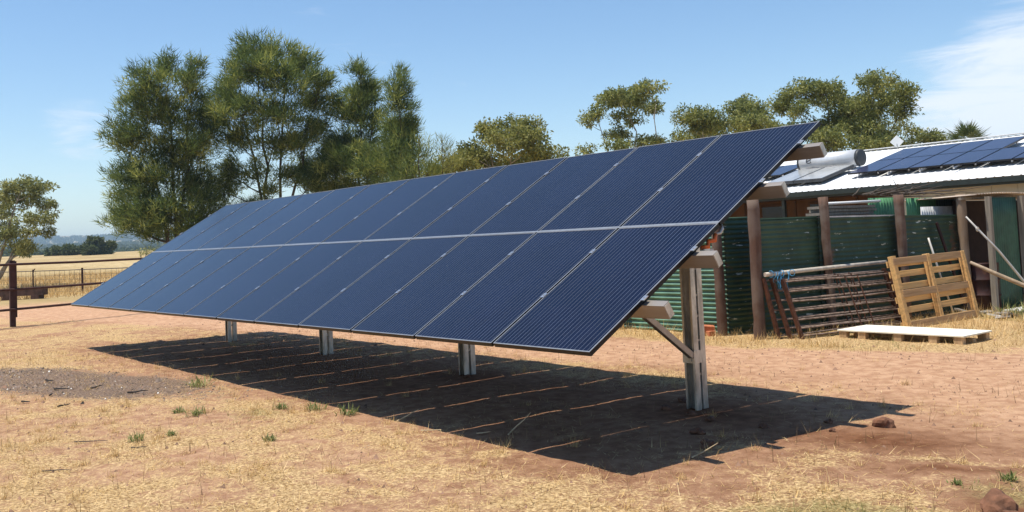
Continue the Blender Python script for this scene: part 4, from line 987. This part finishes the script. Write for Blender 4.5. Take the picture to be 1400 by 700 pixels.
q = at(58, 410, 41); tq = Vector((q.x, q.y, gz(q.x, q.y))); td = Vector((-0.62, -0.78, 0)).normalized(); tn = Vector((-0.78, 0.62, 0))
tr = thing('feed_trough', 'long rusty brown steel feed trough standing on short legs by the paddock', 'trough', tuple(tq))
b = MB(); b.obox(Vector((0, 0, 0.16)), td * 3.0, tn * 0.5, Vector((0, 0, 0.02))); b.obox(Vector((0, 0, 0.181)), td * 3.0, tn * 0.03, Vector((0, 0, 0.24))); b.obox(tn * 0.47 + Vector((0, 0, 0.181)), td * 3.0, tn * 0.03, Vector((0, 0, 0.24)))
b.obox(tn * 0.031 + Vector((0, 0, 0.181)), td * 0.03, tn * 0.438, Vector((0, 0, 0.23))); b.obox(tn * 0.031 + td * 2.97 + Vector((0, 0, 0.181)), td * 0.03, tn * 0.438, Vector((0, 0, 0.23))); b.build('body', M['trough_rust'], tr)
for s in (0.15, 1.4, 2.6):
    b = MB(); b.obox(td * s + Vector((0, 0, -0.05)), td * 0.35, tn * 0.48, Vector((0, 0, 0.209))); b.build('leg', M['trough_rust'], tr)

# ------------------------------------------------------------------ trees
def leaves(P, D, L, W, quad=False):
    """P points, D unit directions: a long thin triangle (or kite) each"""
    n = len(P); a = np.cross(D, rng.normal(size=(n, 3))); a /= np.linalg.norm(a, axis=1)[:, None] + 1e-9
    W = W[:, None]; L = L[:, None]
    if quad:
        V = np.stack([P, P + D * L * 0.45 + a * W / 2, P + D * L, P + D * L * 0.45 - a * W / 2], 1); return V.reshape(-1, 3), np.arange(n * 4).reshape(-1, 4), 4
    V = np.stack([P - a * W / 2, P + a * W / 2, P + D * L], 1); return V.reshape(-1, 3), np.arange(n * 3).reshape(-1, 3), 3
def unit(v): return v / (np.linalg.norm(v, axis=1)[:, None] + 1e-9)
def limb(b, a, e, r0, r1, n=6, sag=0.15, rr=None):
    a, e = Vector(a), Vector(e); L = (e - a).length; pts = []; rad = []
    for i in range(n + 1):
        t_ = i / n; q = a.lerp(e, t_); q.z += -sag * L * math.sin(math.pi * t_) * 0.5
        w = L * 0.012 * (0 < i < n); pts.append(q + Vector((rr.uniform(-w, w), rr.uniform(-w, w), rr.uniform(-w, w)))); rad.append(r0 + (r1 - r0) * t_ ** 0.8)
    b.tube(pts, rad, 7); return pts
def tree(name, label, base_px, depth, lobes, kind, leafm, barkm, leaders=None, group=None, trunk_r=0.16, dens=1.0, leafL=0.3, leafW=0.02, clump=0.42, fork=0.3, squash=0.8, seed=1, upright=0.5, fill=1.12):
    """lobes: (px, py, rx, ry) seen from the photograph's side, spread through the crown's depth"""
    rr = random.Random(seed); m2 = depth / 1323.83
    base = at(base_px[0], base_px[1], depth); base.z = gz(base.x, base.y) - 0.1
    T = thing(name, label, 'tree', tuple(base), 0, group)
    R_, Fw = np.array(CAM_RIGHT), np.array(CAM_FWD); R_ = np.array([R_[0], R_[1], 0]); R_ /= np.linalg.norm(R_); Dp = np.array([-R_[1], R_[0], 0])
    b = MB(); Bv = np.array(base)
    tops = [np.array(at(px, py, depth)) for px, py in (leaders or [])]
    stems = []
    allP = []; allN = []; tw = []
    cx = np.mean([l[0] for l in lobes])
    for tp in tops:
        pts = limb(b, base, tp, trunk_r * 0.75, 0.012, 10, 0.0, rr); stems.append([np.array(q) for q in pts])
    for (lx, ly, rx, ry) in lobes:
        rx *= fill; ry *= fill
        c = np.array(at(lx, ly, depth)); wx, wz = rx * m2, ry * m2
        spread = max(0.6, min(2.2, 1.0 * wx))
        c = c + Dp * rr.uniform(-1, 1) * (2.2 if kind == 'gum' else 1.5) * max(wx, 0.5)
        # limb from the nearest stem, leaving it lower down
        if stems:
            best = min(((np.linalg.norm((q - c) * np.array([1, 1, 0.6])) + (3 if q[2] > c[2] - 0.3 * abs(np.hypot(*(q - c)[:2])) else 0), i, k) for i, s in enumerate(stems) for k, q in enumerate(s)))
            q = stems[best[1]][best[2]]; t_ = best[2] / 10
            pts = limb(b, q, c, max(0.02, trunk_r * (1 - t_) * 0.5), 0.012, 5, 0.12, rr)
        vol = max(1, int(dens * 9.0 * (wx * wz) / (clump * clump)))
        for k in range(vol):
            d_ = np.array([rr.gauss(0, 1), rr.gauss(0, 1), rr.gauss(0, 1)])
            if kind == 'oak': d_ *= 0.62 / max(1.0, np.linalg.norm(d_) / 2.2)
            else: d_ *= 0.60 / max(1.0, np.linalg.norm(d_) / 1.9)
            p = c + R_ * d_[0] * wx * 0.85 + Dp * d_[1] * wx * 0.85 + np.array([0, 0, d_[2] * wz * 0.85])
            allP.append((p, c, clump * (rr.uniform(0.45, 1.35) if kind == 'oak' else rr.uniform(0.65, 1.2))))
            if rr.random() < 0.4: limb(b, c - np.array([0, 0, wz * 0.3]), p, 0.012, 0.005, 3, 0.0, rr)
    trunk = b.build('trunk', M[barkm], T, tuple(base), smooth=True)
    Ps, Ds, Cs = [], [], []
    for (p, c, r) in allP:
        n = int((64 if kind == 'oak' else 80) * (r / 0.42) ** 2)
        u = unit(rng.normal(size=(n, 3))); rad = rng.uniform(0.15, 1.0, n)[:, None] ** 0.7
        off = u * rad * r * np.array([1, 1, squash]); P = p + off
        outv = (P - c); outv = unit(outv + 1e-6); axis_ = P - Bv; axis_[:, 2] = 0; axis_ = unit(axis_ + 1e-6)
        if kind == 'oak': D = unit(axis_ * 0.40 + u * 0.30 + np.array([0, 0, upright]) + rng.normal(size=(n, 3)) * 0.42)
        else: D = unit(u * 0.5 + np.array([0, 0, -0.35]) + rng.normal(size=(n, 3)) * 0.7)
        Ps.append(P); Ds.append(D); Cs.append(np.full(n, rr.uniform(-0.42, 0.42) if kind == 'oak' else rr.uniform(-0.3, 0.3)))
    P = np.concatenate(Ps); D = np.concatenate(Ds); n = len(P)
    V, F, k = leaves(P, D, rng.uniform(0.6, 1.2, n) * leafL, rng.uniform(0.7, 1.3, n) * leafW, kind != 'oak')
    r = np.repeat(np.clip(rng.normal(0.5, 0.2, n) + np.concatenate(Cs), 0, 1), k)
    link('crown', npmesh('crown', V - np.array(base), F, k, M[leafm], False, {'rnd': r}), T)
    return T

OG = 'dark she-oak trees behind the array'
tree('she_oak', 'tall dark she-oak with twin tops standing beyond the low end of the array', (243, 400), 44,
     [(228, 86, 11, 16), (262, 90, 9, 15), (221, 116, 24, 18), (264, 122, 15, 18), (205, 152, 23, 20), (240, 155, 26, 20), (276, 158, 16, 22), (190, 192, 22, 20), (230, 200, 30, 22), (275, 200, 22, 22),
      (176, 238, 22, 17), (214, 245, 30, 20), (262, 246, 28, 24), (160, 268, 10, 10), (164, 300, 18, 12), (200, 290, 32, 20), (246, 295, 32, 22), (285, 285, 20, 26), (195, 318, 24, 9), (240, 318, 22, 9), (280, 320, 20, 12)],
     'oak', 'she_oak_leaf', 'bark_dark', [(228, 76), (262, 80), (200, 160)], OG, 0.17, 1.15, 0.40, 0.034, 0.33, seed=3, fill=1.2)
tree('she_oak', 'tallest broad she-oak with bare dark stems showing low down, next to the twin topped one', (375, 395), 45,
     [(350, 72, 20, 12), (386, 72, 22, 12), (325, 92, 18, 16), (410, 86, 18, 12), (365, 102, 32, 16), (304, 118, 11, 12), (320, 138, 20, 16), (396, 118, 26, 18), (440, 112, 16, 16), (426, 138, 18, 16),
      (345, 158, 28, 18), (390, 162, 28, 18), (300, 165, 7, 12), (436, 172, 16, 14), (330, 192, 22, 15), (376, 200, 24, 14), (414, 198, 20, 14), (312, 225, 12, 14), (446, 215, 14, 16), (352, 235, 16, 10), (398, 240, 16, 10), (432, 250, 14, 12), (306, 262, 16, 13), (325, 245, 14, 10), (375, 262, 14, 8), (415, 225, 14, 10), (340, 285, 18, 10), (445, 262, 18, 12), (300, 300, 16, 14)],
     'oak', 'she_oak_leaf', 'bark_dark', [(350, 66), (392, 70), (325, 100), (436, 112)], OG, 0.16, 1.15, 0.40, 0.034, 0.33, seed=4, fill=1.2)
tree('she_oak', 'slim pointed she-oak between the broad one and the darkest one', (492, 395), 46,
     [(494, 99, 10, 11), (489, 122, 17, 15), (510, 122, 11, 12), (479, 152, 19, 17), (506, 158, 19, 17), (460, 142, 8, 11), (486, 188, 25, 18), (460, 200, 16, 17), (466, 233, 26, 18), (500, 228, 28, 20), (440, 238, 17, 16), (480, 262, 30, 12)],
     'oak', 'she_oak_leaf', 'bark_dark', [(494, 92), (512, 118)], OG, 0.16, 1.15, 0.40, 0.034, 0.33, seed=5, fill=1.2)
tree('she_oak', 'dense dark she-oak with a single spire at the end of the row', (545, 392), 43,
     [(547, 104, 5, 10), (545, 122, 10, 12), (548, 146, 15, 14), (534, 172, 19, 16), (555, 172, 13, 12), (530, 202, 25, 17), (550, 208, 20, 16), (524, 232, 27, 14), (556, 234, 18, 12), (540, 255, 28, 10)],
     'oak', 'she_oak_leaf', 'bark_dark', [(547, 97)], OG, 0.16, 1.25, 0.40, 0.034, 0.33, seed=6, fill=1.3)
tree('young_she_oak', 'short young she-oak with feathery light green top below the spire of the darkest one', (575, 385), 40,
     [(574, 190, 7, 10), (575, 212, 11, 12), (560, 230, 16, 12), (588, 232, 13, 10), (545, 245, 18, 10)], 'oak', 'she_oak_leaf', 'bark_dark', [(574, 183)], None, 0.08, 0.8, 0.34, 0.022, 0.42, seed=7, upright=0.9)
tree('young_she_oak', 'thin feathery young she-oak beside the yellow green bushy tree', (612, 380), 40,
     [(607, 212, 10, 12), (620, 222, 14, 12), (603, 232, 14, 10), (606, 196, 4, 8)], 'oak', 'olive_leaf', 'bark_dark', [(604, 190)], None, 0.07, 0.6, 0.36, 0.02, 0.4, seed=8, upright=0.9)
tree('bushy_tree', 'rounded yellow green bushy tree showing above the middle of the array', (700, 380), 42,
     [(668, 182, 16, 15), (700, 176, 20, 14), (722, 172, 14, 12), (690, 198, 26, 16), (728, 196, 20, 16), (655, 205, 14, 14), (740, 212, 16, 12), (710, 215, 28, 12), (672, 222, 26, 12), (640, 205, 12, 10), (632, 222, 16, 10), (765, 212, 6, 8), (753, 222, 12, 8), (615, 226, 18, 12), (640, 216, 16, 13), (596, 236, 16, 9)],
     'gum', 'olive_leaf', 'bark_pale', [(700, 185), (668, 190)], None, 0.13, 1.0, 0.17, 0.07, 0.34, seed=9, fill=1.2)
GG = 'gum trees behind the house'
tree('gum_tree', 'open gum tree with flat topped clumps and bare pale limbs showing', (885, 370), 52,
     [(856, 124, 26, 11), (838, 132, 14, 9), (880, 124, 16, 10), (896, 138, 16, 9), (813, 155, 11, 9), (806, 165, 7, 6), (860, 160, 16, 9), (846, 184, 16, 6), (835, 202, 18, 6), (803, 206, 9, 6), (900, 190, 18, 5), (880, 196, 20, 6), (862, 138, 22, 7)],
     'gum', 'gum_leaf', 'bark_pale', [(862, 135), (897, 140), (815, 158)], GG, 0.15, 0.85, 0.19, 0.07, 0.36, seed=10, squash=0.65, fill=1.3)
tree('gum_tree', 'low spreading gum tree whose dense crown tops the high corner of the array', (985, 370), 52,
     [(938, 165, 16, 12), (962, 168, 22, 14), (985, 172, 20, 12), (1008, 158, 16, 14), (1030, 148, 18, 17), (1045, 165, 16, 16), (1015, 175, 26, 10), (950, 182, 22, 7), (1068, 178, 18, 8), (1085, 184, 14, 6)],
     'gum', 'gum_leaf', 'bark_pale', [(960, 175), (1030, 160)], GG, 0.16, 1.0, 0.19, 0.07, 0.38, seed=11, squash=0.75, fill=1.25)
tree('gum_tree', 'largest dense gum tree rising behind the solar water heater', (1160, 360), 47,
     [(1082, 134, 15, 14), (1105, 122, 20, 13), (1132, 118, 18, 11), (1090, 150, 12, 8), (1158, 130, 20, 14), (1190, 118, 22, 12), (1215, 128, 20, 14), (1238, 130, 15, 12), (1165, 152, 26, 15), (1200, 148, 26, 14), (1232, 148, 16, 9), (1150, 172, 22, 14), (1185, 178, 22, 14), (1205, 195, 24, 12), (1120, 172, 18, 10), (1115, 192, 24, 10), (1170, 198, 26, 10), (1145, 198, 20, 8)],
     'gum', 'gum_leaf', 'bark_dark', [(1130, 130), (1195, 130), (1232, 145)], GG, 0.22, 1.05, 0.18, 0.065, 0.38, seed=12, squash=0.75, fill=1.25)
tree('gum_tree', 'small reddish gum tree at the right flank of the largest one', (1235, 355), 50,
     [(1228, 168, 14, 9), (1240, 180, 14, 9), (1222, 184, 12, 8)], 'gum', 'grey_leaf', 'bark_dark', [(1230, 175)], GG, 0.08, 0.7, 0.18, 0.06, 0.36, seed=13)
tree('gum_tree', 'low green bushy gum just above the house roof beside the palm', (1262, 355), 48,
     [(1240, 196, 20, 8), (1262, 190, 18, 8), (1282, 194, 14, 7), (1225, 204, 14, 5), (1300, 198, 12, 4)], 'gum', 'gum_leaf', 'bark_dark', [(1262, 195)], GG, 0.1, 1.0, 0.18, 0.065, 0.36, seed=14)
tree('paddock_tree', 'sparse grey green gum with pale crooked branches leaning by the paddock fence', (-14, 402), 56,
     [(28, 250, 20, 7), (8, 258, 14, 10), (44, 258, 16, 7), (22, 275, 20, 9), (60, 282, 16, 8), (68, 298, 10, 8), (45, 300, 16, 8), (5, 290, 10, 10), (55, 318, 14, 8), (25, 325, 18, 10), (10, 340, 14, 8), (40, 338, 14, 7), (-25, 270, 25, 20), (-20, 310, 25, 15)],
     'gum', 'grey_leaf', 'bark_pale', [(28, 262), (58, 290), (-20, 270), (30, 325)], None, 0.2, 0.66, 0.22, 0.07, 0.38, seed=15, squash=0.6, fill=1.2)
BG = 'bushes along the far paddock'
for i, (px, py, rx, ry, dd, lab) in enumerate(((72, 345, 12, 4, 190, 'low round green bush at the far side of the paddock'), (95, 344, 12, 4.5, 190, 'low round green bush at the far side of the paddock'), (114, 344, 9, 4, 190, 'low round green bush at the far side of the paddock'))):
    tree('paddock_bush', lab, (px, 350), dd, [(px, py, rx, ry), (px + 5, py - 2, rx * 0.6, ry * 0.7)], 'gum', 'bush_leaf', 'bark_dark', [(px, py)], BG, 0.15, 1.0, 0.7, 0.3, 0.9, seed=30 + i)
tree('paddock_tree', 'dark open crowned tree on the far paddock beside the low bushes', (135, 350), 180, [(131, 341, 8, 5), (142, 342, 7, 5), (135, 329, 7, 3), (126, 333, 5, 2.5), (147, 338, 5, 4)], 'gum', 'bush_leaf', 'bark_dark', [(134, 330), (142, 336)], None, 0.25, 0.7, 0.7, 0.28, 0.9, seed=36)
tree('paddock_sapling', 'small bare branched tree under the skirt of the twin topped she-oak', (196, 372), 75, [(192, 346, 5, 3), (200, 343, 5, 3)], 'gum', 'grey_leaf', 'bark_dark', [(192, 344), (200, 342)], None, 0.08, 0.4, 0.25, 0.08, 0.4, seed=37)
# distant belts of trees on the plain, reading as one mass
Ps = []
for (px0, px1, dd, dn, hh) in ((-150, 75, 420, 260, 4.5), (150, 330, 620, 260, 5.0), (-200, 420, 1500, 700, 9), (-200, 500, 2600, 700, 12), (60, 500, 1050, 350, 7)):
    for i in range(dn):
        q = at(rnd.uniform(px0, px1), 350, dd * rnd.uniform(0.9, 1.1)); g0 = gz(q.x, q.y); n = 40; s = dd / 420
        u = unit(rng.normal(size=(n, 3))) * rng.uniform(0.4, 1, (n, 1)); Ps.append(np.array([q.x, q.y, g0 + hh * 0.5]) + u * np.array([hh * 0.8, hh * 0.8, hh * 0.5]))
P = np.concatenate(Ps); n = len(P); sz = np.linalg.norm(P[:, :2] - np.array([CAM_POS.x, CAM_POS.y]), axis=1) / 420
V, F, k = leaves(P, unit(rng.normal(size=(n, 3))), 1.3 * sz ** 0.7, 0.9 * sz ** 0.7, True)
tag(link('distant_trees', npmesh('distant_trees', V, F, k, M['bush_leaf'], False, {'rnd': np.repeat(rng.uniform(0, 0.8, n), k)})), 'belts of trees far out on the plain', 'trees', kind='stuff')
# palm
pb = at(1322, 190, 42); pb.z = gz(pb.x, pb.y) - 0.1
palm = thing('palm_tree', 'small fan palm showing its top above the house roof', 'palm', tuple(pb))
top = at(1322, 199, 42); th = top.z - pb.z
b = MB(); b.tube([(0, 0, 0), (0.03, 0, th * .5), (0, 0, th)], [0.22, 0.17, 0.16], 10); b.build('trunk', M['bark_dark'], palm, smooth=True)
rb = random.Random(2)
for i in range(26):
    az = rb.uniform(0, 6.283); el = rb.uniform(-0.1, 1.4); d_ = Vector((math.cos(az) * math.cos(el), math.sin(az) * math.cos(el), math.sin(el))); L = rb.uniform(0.35, 0.6)
    tip = Vector((0, 0, th)) + d_ * L; sv = d_.cross(Vector((0, 0, 1))).normalized(); uv = sv.cross(d_); V = []; F = []
    for k in range(13):
        a = (k - 6) / 6 * 1.25; dd = (d_ * math.cos(a) + sv * math.sin(a)); fl_ = 0.75 * (1 - 0.25 * abs(a)); wv_ = (sv * math.cos(a) - d_ * math.sin(a)) * 0.028
        e = tip + dd * fl_ - Vector((0, 0, 0.10 * abs(a))) - uv * 0.05; mid = tip + dd * fl_ * 0.5; n0 = len(V); V += [tip, mid + wv_, e, mid - wv_]; F.append((n0, n0 + 1, n0 + 2, n0 + 3))
    b = MB(); b.add(V, F); me = b.mesh('frond', M['palm_leaf']); a_ = me.attributes.new('rnd', 'FLOAT', 'POINT'); a_.data.foreach_set('value', np.full(len(V), rb.random(), np.float32)); link('frond', me, palm)

# ------------------------------------------------------------------ thin summer haze over the plain
HAZE = True
if HAZE:
    b = MB(); b.box((-9000, -9000, -12), (9000, 9000, 118)); hz = b.build('haze', None); tag(hz, kind='stuff')
    hm = bpy.data.materials.new('haze'); hm.use_nodes = True; hn = hm.node_tree.nodes; hn.clear(); ho = hn.new('ShaderNodeOutputMaterial'); pv_ = hn.new('ShaderNodeVolumePrincipled')
    pv_.inputs['Color'].default_value = (0.60, 0.81, 1.0, 1); pv_.inputs['Density'].default_value = 0.00027; pv_.inputs['Anisotropy'].default_value = 0.0
    hm.node_tree.links.new(pv_.outputs[0], ho.inputs['Volume']); hz.data.materials.append(hm)
    hm.cycles.homogeneous_volume = True if hasattr(hm.cycles, 'homogeneous_volume') else True
